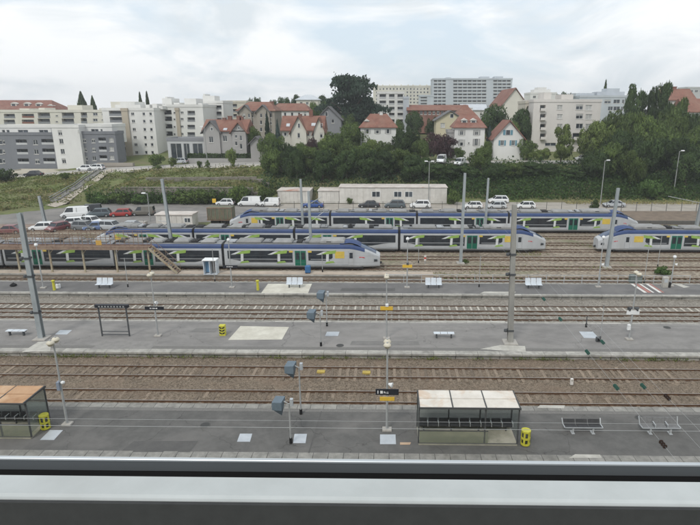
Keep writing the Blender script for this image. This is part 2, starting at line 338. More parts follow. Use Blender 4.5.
# ---- tracks
def track(y, gauge, x0, x1, sleeper, spacing, individual, smat, sl=2.4, sz=-0.10):
    b = MB(); b.box(x0, x1, y - 0.02, y + 0.02, -0.3, -0.28); o = struct('railway_track', b, M_earth)
    for s in (-1, 1):
        yy = y + s * gauge / 2
        r = MB(); r.box(x0, x1, yy - 0.06, yy + 0.06, -0.14, -0.11); r.box(x0, x1, yy - 0.022, yy + 0.022, -0.11, -0.03); r.box(x0, x1, yy - 0.04, yy + 0.04, -0.03, 0.008)
        ro = r.build('rail', M_rail, o)
        t = MB(); t.box(x0, x1, yy - 0.030, yy + 0.030, 0.009, 0.013); t.build('running_surface', M_steel, ro)
    n = int((x1 - x0) / spacing)
    if individual:
        key = ('slp', sleeper, sl, smat.name)
        me = cached(key, lambda: MB().bbox(-sleeper / 2, sleeper / 2, -sl / 2, sl / 2, -0.16, 0, 0.02).mesh('sleeper', smat))
        for i in range(n):
            s = link('sleeper', me, o, (x0 + spacing * (i + .5) + random.uniform(-.03, .03), y + random.uniform(-.04, .04), sz + random.uniform(-.015, .01)))
            s.rotation_euler.z = random.uniform(-.02, .02)
    else:
        r = MB()
        for i in range(n):
            c = x0 + spacing * (i + .5); r.box(c - sleeper / 2, c + sleeper / 2, y - sl / 2, y + sl / 2, -0.28, sz + random.uniform(-.02, .01))
        so = r.build('sleepers', smat, o); so['kind'] = 'stuff'
    return o
track(T0, g1, -60, 60, .26, .62, False, M_wood)
track(T1, g1, -44, 42, .26, .62, True, M_wood, sl=2.6, sz=-0.118)
track(T2, g2, -50, 47, .26, .62, True, M_wood, sl=2.6, sz=-0.095)
track(T3, g3, -57, 54, .20, .76, True, M_conc, sl=1.05, sz=-0.045)
track(T4, g4, -57, 54, .2, .76, True, mat('dull concrete sleeper', (0.30, 0.28, 0.25), (0.2, 0.185, 0.16), scale=3, rough=0.9, objrand=0.2, world_pos=True), sl=2.3, sz=-0.10)
for yy, x0, x1 in ((T5, -80, 90), (TA, -90, 85), (TF, -100, 85), (TB, -100, 100), (TM1, -100, 100), (TM2, -100, 100), (TC, -110, 110)):
    track(yy, 1.5, x0, x1, .27, .72, False, M_wood, sz=-0.085)

# ribbed warning strips and old trench repairs in the platform surfaces
M_rib = mat('ribbed strip', (0.19, 0.183, 0.172), (0.145, 0.14, 0.132), scale=9, rough=.9, world_pos=True)
M_rep = mat('fresh asphalt repair', (0.112, 0.109, 0.105), (0.09, 0.088, 0.086), scale=2, rough=.9, world_pos=True); M_rep2 = mat('dull asphalt repair', (0.20, 0.193, 0.185), (0.165, 0.16, 0.153), scale=2, rough=.9, world_pos=True); M_repl = mat('pale asphalt repair', (0.255, 0.245, 0.232), (0.205, 0.197, 0.188), scale=2, rough=.9, world_pos=True)
def flat_strip(name, x0, x1, y0, y1, m, dz=.004): return struct(name, MB().add([(x0, y0, .35 + dz), (x1, y0, .35 + dz), (x1, y1, .35 + dz), (x0, y1, .35 + dz)], [(0, 1, 2, 3)]), m)
flat_strip('ribbed_strip', -72, 68, P2a + .62, P2a + 1.15, M_rib); flat_strip('ribbed_strip', XL, XR, P1b - 1.0, P1b - .66, M_rib)
for pts, m in (([(308, 453), (309.5, 453), (322, 411), (321, 411)], M_rep), ([(120, 452), (190, 452), (198, 441), (134, 441)], M_rep), ([(430, 330), (470, 330), (466, 325), (428, 325)], M_repl), ([(90, 349), (150, 349), (160, 341), (104, 341)], M_repl), ([(350, 345), (420, 345), (418, 341), (352, 341)], M_rep2), ([(610, 348), (690, 349), (676, 341), (602, 340.6)], M_repl), ([(340, 291), (395, 291), (395, 288), (342, 288)], M_rep), ([(190, 332), (215, 332), (219, 328), (196, 328)], M_rep2)):
    patch('asphalt_repair', pts, .35, m, .006)
for k, (x, y, lab) in enumerate(((667, 327.5, 'dark drain cover near the right end of the middle platform'), (340, 345.5, 'dark drain cover at the foot of a monitor post on the middle platform'), (205, 425, 'dark drain cover on the near platform far left of the monitor posts'), (640, 418, 'dark drain cover behind the mesh bench'))):
    t = thing('drain_cover', lab, 'drain cover', P(x, y, .35), 0, 'drain covers'); MB().lathe([(.34, 0), (.34, .012), (.30, .016)], 14).build('rim', mat('iron rim', (.12, .118, .112), rough=.8), t); MB().lathe([(.29, .0), (.29, .02)], 14).build('lid', mat('cast iron', (.06, .06, .058), rough=.7), t)
M_bal = mat('track beacon yellow', (.48, .36, .09), (.36, .27, .07), scale=4, rough=.7)
for x, y, lab in ((321, 371.5, 'left yellow track beacon between the rails of the second track'), (366.5, 372.3, 'right yellow track beacon between the rails of the second track')):
    t = thing('track_beacon', lab, 'beacon', P(x, y, -.05), 0, 'yellow track beacons'); MB().bbox(-.32, .32, -.2, .2, -.1, .06, .03).build('casing', M_bal, t); MB().box(-.08, .08, .2, .3, -.08, .02).build('connector', M_rail, t)
t = thing('white_marker', 'small white marker post in the ballast on the right', 'marker', P(571.5, 384.5, -.13)); MB().bbox(-.1, .1, -.08, .08, 0, .5, .02).build('post', M_wht, t); MB().box(-.07, .07, -.086, -.081, .3, .45).build('plate', M_stripw, t)

# ================================================================== THE WINDOW THE PICTURE IS TAKEN FROM
M_sillw = mat('white sill', (0.44, 0.462, 0.458), (0.385, 0.405, 0.40), scale=9, c3=(.35, .36, .35), s3=3.0, f3=(.5, .8), rough=0.45, spec=0.4)
M_silld = mat('dark inner frame', (0.042, 0.043, 0.043), (0.036, 0.037, 0.037), scale=60, rough=0.85)
M_bar = mat('grey blue metal rail', (0.135, 0.148, 0.158), (0.12, 0.132, 0.14), scale=3, rough=0.5, metal=0.2)
M_alu = mat('bright aluminium', (0.52, 0.55, 0.57), (0.46, 0.49, 0.51), scale=3, rough=0.4, metal=0.4)
ws = thing('window_sill', 'white ledge of the open window with its dark inner frame', 'window sill', (0, 0.5, 0))
def yz(y, z): return P(350, y, z).y - 0.5
zl = CAMZ - 0.45
ya, yb = yz(500, zl), yz(475.5, zl)
b = MB(); rr = 0.006
prof = [(ya + 0.002, zl - 0.03), (ya, zl - rr), (ya + 0.002, zl - 0.002), (ya + rr, zl), (yb - rr, zl), (yb, zl - rr), (yb, zl - 0.03)]
b.loft([[(-1.6, y, z) for y, z in prof], [(1.6, y, z) for y, z in prof]]); b.build('ledge', M_sillw, ws)
b = MB(); b.box(-1.6, 1.6, ya - 0.004, ya + 0.03, zl - 0.5, zl - 0.0305); b.box(-1.6, 1.6, ya - 0.006, ya - 0.001, zl - 0.5, zl - 0.004); b.build('inner_frame', M_silld, ws)
zg_ = zl - 0.02
b = MB(); b.box(-1.6, 1.6, yb + 0.001, yb + 0.022, zl - 0.2, zl - 0.045); b.build('shade_strip', M_dark, ws)  # black strip standing in for the shade between ledge and rail
rl = thing('outer_rail', 'grey metal rail with a bright top edge just outside the window', 'rail', (0, 0.635, 0))
zt = PY(350, 461.6, 0.635).z; zb = PY(350, 472.8, 0.635).z
b = MB(); b.box(-2.2, 2.2, 0, 0.004, zb, zt - 0.002); b.build('bar', M_bar, rl)
b = MB(); b.bbox(-2.2, 2.2, -0.001, 0.005, zt - 0.002, zt + 0.001, 0.0008); b.build('top_edge', M_alu, rl)
b = MB(); b.box(-2.2, 2.2, 0.001, 0.004, zb - 0.12, zb - 0.0005); b.build('shadow_gap', M_dark, rl)  # solid black strip, the shade below the bar put in as colour
b = MB(); b.box(-40, 40, 0.56, 0.9, -0.2, CAMZ - 0.85)
hw = thing('hotel_wall', 'pale rendered wall of the building below the window', 'wall', (0, 0, 0)); b.build('wall', mat('pale render', (0.5, 0.48, 0.44), scale=1), hw)

# ================================================================== PLATFORM FURNITURE
M_pole = mat('galvanised pole', (0.42, 0.43, 0.43), (0.34, 0.35, 0.35), scale=2, rough=0.6, metal=0.2)
M_poled = mat('dark pole', (0.075, 0.08, 0.085), rough=0.6)
M_cream_lamp = mat('cream lamp shade', (0.62, 0.575, 0.47), (0.52, 0.48, 0.39), scale=5, rough=0.5)
M_white = mat('white enamel', (0.78, 0.79, 0.79), (0.70, 0.71, 0.71), scale=3, rough=0.5)
M_black = mat('black sign face', (0.022, 0.024, 0.032), rough=0.45)
M_yel = mat('yellow sign', (0.72, 0.46, 0.055), (0.62, 0.40, 0.05), scale=4, rough=0.6)
M_binyel = mat('yellow bin', (0.58, 0.55, 0.06), (0.46, 0.43, 0.05), scale=5, rough=0.5)
M_lines = mat('lettering white', (0.85, 0.85, 0.85), rough=0.6)
M_concf = mat('footing concrete', (0.42, 0.40, 0.37), (0.33, 0.31, 0.28), scale=4, rough=0.9)
M_blu = mat('slate blue casing', (0.135, 0.175, 0.21), (0.11, 0.145, 0.175), scale=4, rough=0.5)
M_seat = mat('pale seat', (0.62, 0.66, 0.70), (0.54, 0.58, 0.62), scale=3, rough=0.45)
M_seatd = mat('dark seat', (0.05, 0.05, 0.052), (0.035, 0.035, 0.037), scale=5, rough=0.5)
M_galv = mat('galvanised frame', (0.5, 0.52, 0.53), (0.42, 0.44, 0.45), scale=3, rough=0.5, metal=0.3)

def lamp_post(bx, by, top, label, sign=None, z=.35, heads='twin'):
    base = P(bx, by, z); h = PY(bx, top, base.y).z - z
    t = thing('lamp_post', label, 'lamp post', base, 0, 'lamp posts along the platforms')
    b = MB(); b.tube((0, 0, 0.12), (0, 0, h * 0.5), 0.085, 0.065, 10); b.tube((0, 0, h * 0.5), (0, 0, h - .12), 0.065, 0.05, 10); b.build('pole', M_pole, t)
    b = MB(); b.bbox(-.3, .3, -.22, .22, 0, .13, .03); b.build('footing', M_concf, t)
    if heads == 'twin':
        b = MB(); b.beam((0, -.25, h - .1), (0, .25, h - .1), .06); b.build('arm', M_pole, t)
        for s in (-1, 1):
            hb = MB(); hb.lathe([(.05, .14), (.17, .11), (.24, .0), (.235, -.05), (.19, -.07), (.16, -.17), (.08, -.22)], 14, (0, s * .27, h - .02)); ho = hb.build('lamp_head', M_cream_lamp, t)
            c = MB(); c.lathe([(.055, .145), (.06, .19), (.03, .21)], 8, (0, s * .27, h - .02)); c.build('cap', M_pole, ho)
    else:
        hb = MB(); hb.lathe([(.04, .2), (.15, .16), (.2, .02), (.16, -.12), (.05, -.16)], 12, (0, 0, h)); ho = hb.build('lamp_head', M_white, t)
        c = MB(); c.lathe([(.05, .205), (.055, .25), (.02, .27)], 8, (0, 0, h)); c.build('cap', M_pole, ho)
    if sign:
        for kind, y in sign:
            zz = PY(bx, y, base.y).z - z
            if kind == 'black':
                b = MB(); b.box(-.72, .72, -.1, -.04, zz - .19, zz + .21); s = b.build('sign_board', M_black, t)
                g = MB()
                for (u, w_, v0, v1) in ((-.60, .05, -.10, .12), (-.43, .16, -.09, .10), (-.2, .05, -.06, .06), (-.1, .03, -.08, .03), (-.03, .12, -.08, -.05), (.0, .07, .0, .03)):
                    g.box(u, u + w_, -.106, -.101, zz + v0, zz + v1)
                sl_ = g.build('sign_lettering', M_lines, s); sl_['kind'] = 'stuff'
            if kind == 'dark':
                b = MB(); b.box(-.85, .85, -.1, -.04, zz - .16, zz + .16); s = b.build('sign_board', M_black, t)
                g = MB()
                for (u, w_) in ((-.4, .1), (-.22, .06), (-.1, .1), (.05, .05), (.15, .12)): g.box(u, u + w_, -.106, -.101, zz - .05, zz + .05)
                sl_ = g.build('sign_lettering', M_lines, s); sl_['kind'] = 'stuff'
            if kind == 'yellow':
                b = MB(); b.box(-.55, .55, -.1, -.045, zz - .17, zz + .17); b.build('yellow_plate', M_yel, t)
                b = MB(); b.bbox(-.1, .16, -.16, .1, zz + .18, zz + .42, .05); b.build('camera_box', M_poled if z < .4 and by < 300 else M_white, t)
            if kind == 'yellow_low':
                b = MB(); b.box(-.46, .46, -.1, -.045, zz - .12, zz + .13); b.build('yellow_plate', M_yel, t)
            if kind == 'box':
                b = MB(); b.bbox(-.16, .02, -.2, .1, zz - .3, zz + .3, .04); b.build('control_box', mat('blue grey box', (0.25, 0.29, 0.36), rough=.5), t)
                b = MB(); b.lathe([(.02, -.1), (.12, -.06), (.13, .05), (.02, .12)], 8, (.2, -.05, zz + .2)); b.build('loudspeaker', M_white, t)
            if kind == 'speaker':
                b = MB(); b.tube((.08, -.05, zz), (.32, -.16, zz - .03), .06, .17, 10); b.build('loudspeaker', M_white, t)
            if kind == 'gadgets':
                for s in (-1, 1):
                    b = MB(); b.tube((s * .1, 0, zz + .3), (s * .42, -.12, zz + .22), .07, .2, 10); b.build('loudspeaker', M_poled, t)
                b = MB(); b.box(-.55, .55, -.12, -.05, zz - .28, zz + .08); b.build('white_plate', M_white, t)
                b = MB(); b.bbox(-.3, -.05, -.14, .06, zz - 1.75, zz - 1.25, .03); b.build('junction_box', M_white, t)
    return t
lamp_post(67.5, 424.5, 341, 'lamp post with two cream heads right of the rusty roofed shelter', [('box', 385)])
lamp_post(387, 430, 343, 'lamp post carrying the black sign left of the long shelter', [('black', 391.5), ('yellow_low', 398.3), ('speaker', 383.5)])
lamp_post(158, 336, 274, 'lamp post carrying a dark sign board right of the empty notice frame', [('dark', 308), ('speaker', 302)])
lamp_post(386.5, 338.5, 276, 'lamp post with a yellow plate on the middle platform', [('yellow', 308)])
lamp_post(629, 339.5, 273, 'lamp post with loudspeakers and a white plate near the right end', [('gadgets', 311)])
lamp_post(43.5, 288, 245, 'slim white lamp post beside the leaning mast behind it', None, heads='ball')
lamp_post(232, 287.5, 240, 'slim lamp post with a dark sign on the far platform', [('dark', 266.5)], heads='ball')
lamp_post(407, 287.5, 239, 'slim lamp post with a yellow plate on the far platform', [('yellow', 266)], heads='ball')
lamp_post(598, 287, 237.5, 'slim white lamp post left of the red and white floor hatching', [('speaker', 264)], heads='ball')

def monitor_post(bx, by, hx, hy, label, s=1.0):
    base = P(bx, by, .35); hp = PY(hx, hy, base.y); h = hp.z - .35; dx = hp.x - base.x
    t = thing('monitor_post', label, 'monitor post', base, 0, 'hooded monitor posts')
    b = MB(); b.tube((0, 0, 0.3), (0, 0, h + .05), .055, .05, 8); b.tube((0, 0, h), (dx * .5, 0, h + .18), .04, .04, 8); b.build('pole', M_pole, t)
    b = MB(); b.tube((0, 0, 0), (0, 0, .36), .1, .095, 8); b.build('pole_boot', M_dark, t)
    w = .46 * s
    # hood: a square mouth tapering to a wedge at the lower right
    b = MB(); c = Vector((dx, 0, h))
    A = [c + Vector(v) * s for v in ((-.42, -.42, -.28), (.30, -.48, -.30), (.42, .42, -.05), (-.30, .46, .0), (-.44, -.36, .30), (.30, -.42, .34), (.44, .40, .44), (-.28, .46, .42))]
    b.hexa(A); ho = b.build('hood', M_blu, t)
    b = MB(); q = [c + Vector(v) * s for v in ((-.30, -.43, -.285), (.29, -.47, -.305), (.40, .30, -.08), (.28, -.30, -.78))]
    b.add(q, [(0, 1, 3), (1, 2, 3), (2, 0, 3), (0, 2, 1)]); b.build('visor', mat('visor dark', (0.075, 0.10, 0.125), rough=.5), ho)
    b = MB(); b.box(.06, .24, -.1, .12, h - .1, h + .35); b.build('junction_box', M_plate, t)
    return t
monitor_post(291, 443, 278.5, 404, 'nearest hooded blue grey monitor on a thin post, in front of a hatch plate', .8)
monitor_post(301, 414, 290.5, 368, 'hooded blue grey monitor on a post at the track edge of the near platform', .8)
monitor_post(321, 346, 311.5, 314.5, 'hooded monitor post on the middle platform, left of a pale hatch plate', .85)
monitor_post(327, 326, 321, 295, 'hooded monitor post at the far edge of the middle platform', .85)

# ---- waiting shelters
M_roofc = mat('cream shelter roof', (0.70, 0.66, 0.60), (0.60, 0.56, 0.50), scale=1.2, rough=0.7, c3=(0.52, 0.33, 0.19), s3=0.55, f3=(0.52, 0.72), world_pos=True)
M_roofr = mat('rusty shelter roof', (0.46, 0.265, 0.14), (0.36, 0.20, 0.105), scale=1.2, rough=0.8, c3=(0.54, 0.37, 0.24), s3=0.5, f3=(0.45, 0.7), world_pos=True)
M_frame = mat('shelter frame', (0.075, 0.078, 0.08), rough=0.6)
M_glz = seethrough('shelter glazing', (0.90, 0.93, 0.92), 0.80)
M_floor = mat('shelter floor', (0.34, 0.325, 0.26), (0.24, 0.235, 0.185), scale=1.5, rough=0.9, c3=(0.42, 0.39, 0.33), s3=.6, world_pos=True)
def shelter(x0, x1, yfront, yback, zroof, npan, roofm, label, split=None, nseat=9, skew=True):
    W = x1 - x0; D = yback - yfront
    t = thing('platform_shelter', label, 'shelter', (x0, yfront, .35), 0, 'platform shelters')
    pw = W / npan
    for i in range(npan):
        for k in range(2):
            b = MB(); d0, d1 = D * k / 2, D * (k + 1) / 2
            b.bbox(pw * i + .04, pw * (i + 1) - .04, d0 - .1 + (.012 if k else 0), d1 - .1 + (.0 if k else -.012), zroof + .02 + .03 * k, zroof + .07 + .03 * k, .012); b.build('roof_panel', roofm, t)
    b = MB(); b.box(-.06, W + .06, -.16, -.105, zroof - .06, zroof + .06); b.box(-.06, W + .06, D - .09, D - .04, zroof - .05, zroof + .07)
    for i in range(npan + 1): b.box(pw * i - .035, pw * i + .035, -.1, D - .1, zroof - .04, zroof + .085)
    b.build('roof_frame', M_frame, t)
    for i in range(npan + 1):
        for y in (.0, D - .2):
            if i in (1,) and y == 0 and npan == 3: continue
            b = MB(); b.box(pw * i - .04, pw * i + .04, y, y + .08, .1, zroof - .04); b.build('post', M_frame, t)
    for i in range(npan):
        b = MB(); b.box(pw * i + .05, pw * (i + 1) - .05, D - .17, D - .155, .45, zroof - .1); b.build('glass_panel', M_glz, t)
        b = MB(); b.box(pw * i + .05, pw * (i + 1) - .05, D - .18, D - .15, .1, .44); b.build('kick_panel', mat('kick panel', (.2, .19, .16), rough=.7), t)
    for xx in (.0, W):
        b = MB(); b.box(xx - .008, xx + .008, .1, D - .22, .35, zroof - .1); b.build('glass_panel', M_glz, t)
    fw = W * .70 if split else W
    b = MB(); b.box(0, W, -.05, D, 0, .1); b.build('floor_slab', M_floor, t)
    b = MB(); b.box(0.05, fw, -.02, .0, .12, .95); b.build('glass_panel', seethrough('yellowed glazing', (0.86, 0.87, 0.74), 0.72), t)
    b = MB(); b.box(0, fw, -.03, .01, .95, 1.0); b.box(0, W, -.03, .01, .1, .14); b.build('front_rail', M_frame, t)
    # row of seats against the back
    for k in range(nseat):
        sx = W * (k + .5) / nseat
        b = MB(); sw = W / nseat * .42
        b.box(sx - sw, sx + sw, D - .78, D - .32, .50, .56); b.hexa([(sx - sw, D - .36, .56), (sx + sw, D - .36, .56), (sx + sw, D - .30, .56), (sx - sw, D - .30, .56), (sx - sw, D - .27, .80), (sx + sw, D - .27, .80), (sx + sw, D - .22, .80), (sx - sw, D - .22, .80)])
        s = b.build('seat', M_seatd, t)
        a = MB(); a.box(sx + sw + .01, sx + sw + .05, D - .8, D - .4, .70, .74); a.box(sx + sw + .01, sx + sw + .05, D - .8, D - .76, .5, .70); a.build('armrest', M_galv, s)
    b = MB(); b.box(.1, W - .1, D - .6, D - .54, .40, .49)
    for k in range(4): xx = .4 + (W - .8) * k / 3; b.box(xx - .04, xx + .04, D - .6, D - .54, .1, .40)
    b.build('seat_beam', M_poled, t)
    return t
sy = P(465, 445, .35).y; sx0 = P(418.5, 445, .35).x; sx1 = PY(520, 407, sy).x
zr = PY(470, 408.3, sy - .1).z - .35; syb = P(465, 391.3, .35 + zr).y + .05
shelter(sx0, sx1, sy, syb, zr, 3, M_roofc, 'long glass shelter with three stained cream roof panels', split=True)
lx1 = P(30, 440, .35).x; lyf = P(20, 438.5, .35).y
shelter(lx1 - 5.4, lx1, lyf, lyf + (syb - sy) + .1, zr - .1, 3, M_roofr, 'glass shelter with a rusty orange roof at the left edge', nseat=9)

# ---- bins
def bin_(bx, by, label):
    t = thing('litter_bin', label, 'bin', P(bx, by, .35), 0, 'yellow litter bins')
    b = MB(); b.lathe([(.20, .1), (.22, .12), (.23, .5), (.22, .85), (.0, .85)], 14); b.build('liner', mat('bin liner', (0.05, 0.055, 0.05), rough=.5), t)
    for k in range(6):
        a = k * math.pi / 3; b = MB(); b.beam((.26 * math.cos(a), .26 * math.sin(a), .05), (.26 * math.cos(a), .26 * math.sin(a), 1.0), .11, .035, (math.cos(a), math.sin(a), 0)); b.build('slat', M_binyel, t)
    for z0 in (.1, .5, .95):
        b = MB(); b.lathe([(.265, z0 - .05), (.29, z0 - .05), (.29, z0 + .06), (.265, z0 + .06)], 14, smooth=False); b.build('hoop', M_binyel, t)
bin_(525, 444.5, 'yellow slatted litter bin at the right end of the long shelter')
bin_(46, 428.5, 'yellow slatted litter bin beside the rusty roofed shelter')
t = thing('hazard_box', 'small yellow and black striped box left of the cream screed', 'box', P(223, 335, .35), 0)
b = MB(); b.bbox(-.26, .26, -.2, .2, 0, 1.0, .03); b.build('casing', M_binyel, t)
for zz in (.12, .38, .64):
    for s in (-1, 1):
        b = MB(); q = [(s * .02, zz), (s * .24, zz + .12), (s * .24, zz + .26), (s * .02, zz + .14)]
        b.add([(x, -.205, z) for x, z in q] + [(x, -.201, z) for x, z in q], [(0, 1, 2, 3), (7, 6, 5, 4), (0, 4, 5, 1), (1, 5, 6, 2), (2, 6, 7, 3), (3, 7, 4, 0)]); b.build('stripe', M_black, t)

# ---- benches
def bench_back(bx, by, wpx, label, dark=True, arms=0):
    base = P(bx, by, .35); W = (P(bx + wpx / 2, by, .35) - P(bx - wpx / 2, by, .35)).x
    t = thing('platform_bench', label, 'bench', base, 0, 'benches on the platforms')
    sm = M_seatd if dark else mat('mesh seat', (0.20, 0.20, 0.20), (0.15, 0.15, 0.15), scale=8, rough=.6)
    n = 3; bt = .70 if dark else .86
    for k in range(n):
        x0, x1 = -W / 2 + W * k / n + .03, -W / 2 + W * (k + 1) / n - .03
        b = MB(); b.bbox(x0, x1, -.02, .42, .42, .46, .01); b.build('seat', sm if not dark else M_seatd, t)
        b = MB(); b.hexa([(x0, .42, .46), (x1, .42, .46), (x1, .46, .46), (x0, .46, .46), (x0, .54, bt), (x1, .54, bt), (x1, .58, bt), (x0, .58, bt)]); b.build('backrest', sm, t)
    b = MB(); b.box(-W / 2, W / 2, -.06, -.03, .40, .455); b.build('front_rail', M_galv, t)
    for s in (-1, 1):
        b = MB(); b.box(s * W * .27 - .05, s * W * .27 + .05, .0, .12, .0, .41); b.box(s * W * .27 - .1, s * W * .27 + .1, -.1, .3, 0, .03); b.build('leg', M_galv, t)
        b = MB(); b.beam((s * (W / 2 + .02), -.05, .44), (s * (W / 2 + .02), .40, .44), .05); b.beam((s * (W / 2 + .02), .40, .44), (s * (W / 2 + .05), .6, bt + .05), .05); b.build('end_frame', M_galv, t)
    for k in range(arms):
        xx = -W / 2 + W * (k + 1) / (arms + 1); b = MB(); b.beam((xx, .0, .62), (xx, .40, .66), .05); b.beam((xx, 0, .46), (xx, 0, .62), .05); b.build('armrest', M_galv, t)
bench_back(583, 433.5, 37, 'dark three seat bench on the near platform right of the long shelter')
bench_back(660.5, 434, 37, 'see through mesh bench with armrests near the right edge', False, 2)
def bench_flat(bx, by, wpx, label):
    base = P(bx, by, .35); W = (P(bx + wpx / 2, by, .35) - P(bx - wpx / 2, by, .35)).x
    t = thing('platform_bench', label, 'bench', base, 0, 'benches on the platforms')
    for k in range(3):
        x0, x1 = -W / 2 + W * k / 3 + .02, -W / 2 + W * (k + 1) / 3 - .02
        b = MB(); b.bbox(x0, x1, -.05, .40, .44, .50, .02); b.build('seat', M_seat, t)
    for s in (-1, 1):
        b = MB(); b.box(s * W * .35 - .06, s * W * .35 + .06, .08, .25, 0, .43); b.build('leg', M_poled, t)
    b = MB(); b.box(-W / 2, W / 2, .14, .2, .38, .435); b.build('beam', M_poled, t)
bench_flat(16, 336, 20, 'backless pale bench at the left end of the middle platform')
bench_flat(444, 338.6, 21, 'backless pale bench in the middle of the middle platform')
def bench_seats(bx, by, label):
    base = P(bx, by, .35); t = thing('platform_bench', label, 'bench', base, 0, 'benches on the platforms')
    for k in (-1, 0, 1):
        c = k * .64
        b = MB(); b.bbox(c - .30, c + .30, -.25, .2, .43, .48, .02); b.hexa([(c - .30, .18, .46), (c + .30, .18, .46), (c + .30, .24, .46), (c - .30, .24, .46), (c - .28, .36, 1.12), (c + .28, .36, 1.12), (c + .28, .41, 1.12), (c - .28, .41, 1.12)]); b.build('seat', M_seat, t)
    b = MB(); b.box(-.95, .95, -.05, .02, .36, .425); b.build('beam', M_poled, t)
    for s in (-1, 1):
        b = MB(); b.box(s * .6 - .06, s * .6 + .06, -.08, .05, 0, .36); b.build('leg', M_poled, t)
bench_seats(104.5, 288, 'three pale seats on the far platform below the rusty gantry')
bench_seats(294.5, 287.6, 'three pale seats standing on the cream screed of the far platform')
bench_seats(433.5, 288, 'three pale seats on the far platform right of the yellow plate lamp post')
bench_seats(533.5, 288.3, 'three pale seats on the far platform right of the tall concrete mast')

# ---- notice frame
t = thing('notice_frame', 'empty metal frame with a dark header on the middle platform', 'sign frame', P(116, 336, .35), 0)
fl = P(103, 336.5, .35); fr = P(130.5, 336.5, .35); Wf = (fr - fl).x; hf = PY(103, 308, fl.y).z - .35
for s in (-1, 1):
    b = MB(); b.box(s * Wf / 2 - .05, s * Wf / 2 + .05, -.05, .05, 0, hf); b.build('post', M_poled, t)
b = MB(); b.box(-Wf / 2 - .25, Wf / 2 + .25, -.14, .14, hf, hf + .28); hd = b.build('header', M_black, t)
b = MB()
for k in range(9): b.box(-Wf / 2 + .1 + k * .27, -.05 - Wf / 2 + .28 + k * .27, -.146, -.141, hf + .08, hf + .19)
hl_ = b.build('header_lettering', mat('grey lettering', (.4, .42, .42)), hd); hl_['kind'] = 'stuff'
b = MB(); b.box(-Wf / 2 + .05, Wf / 2 - .05, -.03, .03, .12, .18); b.box(-Wf / 2 + .05, Wf / 2 - .05, -.03, .03, .42, .48); b.build('crossbar', M_poled, t)

# ---- small things on the platforms
def post_thin(bx, by, ty, label, r=.04, foot=True, m=None, z=.35, cat='post'):
    base = P(bx, by, z); h = PY(bx, ty, base.y).z - z
    t = thing('thin_post', label, cat, base, 0, 'thin posts')
    b = MB(); b.tube((0, 0, .0), (0, 0, h), r, r * .9, 8); b.build('pole', m or M_pole, t)
    b = MB(); b.tube((0, 0, 0), (0, 0, .35), r * 2, r * 2, 8); b.build('boot', M_dark, t)
    b = MB(); b.lathe([(r * .9, 0), (r * 1.3, .02), (.01, .06)], 8, (0, 0, h)); b.build('cap', M_poled, t)
post_thin(479, 287, 256, 'thin bare post standing left of the tall concrete mast')
post_thin(128, 287, 258, 'thin bare post right of the seats below the gantry')
post_thin(215, 282, 250, 'thin bare post in front of the small blue and white cabin', z=-.1)
post_thin(600, 340, 306, 'thin grey post beside a dark box on the middle platform', r=.035)
post_thin(586, 327, 317, 'short dark post at the far edge of the middle platform', r=.05, m=M_poled)
post_thin(322.5, 272, 252, 'thin pale post on the sandy platform by the train nose', z=.45)
post_thin(644, 283, 245, 'thin post at the red and white floor hatching', z=.35)
post_thin(657.5, 267, 236, 'thin pale post beside the right hand train', z=-.1)
post_thin(418.5, 263, 237, 'thin pale post right of the train nose', z=-.1)
t = thing('junction_case', 'dark box at the foot of the thin post on the middle platform', 'box', P(598, 341.5, .35))
b = MB(); b.bbox(-.18, .18, -.15, .15, 0, .42, .03); b.build('casing', M_poled, t); b = MB(); b.box(-.12, .12, -.156, -.151, .08, .34); b.build('door', M_dark, t)
def yellow_post(bx, by, label):
    t = thing('yellow_marker', label, 'marker', P(bx, by, .35), 0, 'yellow markers on the far platform')
    b = MB(); b.tube((0, 0, 0), (0, 0, 1.0), .16, .13, 10); b.build('body', M_binyel, t); b = MB(); b.lathe([(.13, 1.0), (.2, 1.02), (.2, 1.14), (.05, 1.2)], 10); b.build('cap', M_binyel, t)
yellow_post(258, 290, 'yellow post left of the cream screed on the far platform')
yellow_post(54.5, 290, 'yellow post under the left end of the gantry')
t = thing('white_case', 'white case lying beside the yellow post under the gantry', 'case', P(58.5, 288, .35)); b = MB(); b.bbox(-.2, .2, -.15, .15, 0, .5, .05); b.build('body', M_white, t); b = MB(); b.box(-.1, .1, -.03, .03, .5, .56); b.build('handle', M_poled, t)
t = thing('dark_bag', 'dark bag lying on the far platform left of the slim post', 'bag', P(13.5, 286, .35)); b = MB(); b.lathe([(.05, 0), (.34, .05), (.38, .15), (.2, .3), (.05, .33)], 10); b.build('body', M_dark, t); b = MB(); b.tube((-.1, 0, .3), (.1, 0, .42), .03); b.build('handle', M_dark, t)
t = thing('ticket_machine', 'pale machine beside the red and white floor hatching', 'machine', P(664.5, 287, .35))
b = MB(); b.bbox(-.30, .30, -.2, .2, 0, 1.25, .08); b.build('casing', M_stripw, t); b = MB(); b.box(-.2, .2, -.206, -.201, .6, 1.0); b.build('panel', M_plate, t)
t = thing('ground_bin', 'small dark bin right of the pale machine on the far platform', 'bin', P(669, 287.3, .35)); b = MB(); b.lathe([(.16, 0), (.2, .55), (.15, .6)], 10); b.build('body', M_dark, t); b = MB(); b.lathe([(.1, .6), (.05, .66)], 8); b.build('lid', M_poled, t)
lamp_post(670.5, 286, 257, 'short post with a tilted white lamp beside the pale machine', [('speaker', 264)], heads='ball')
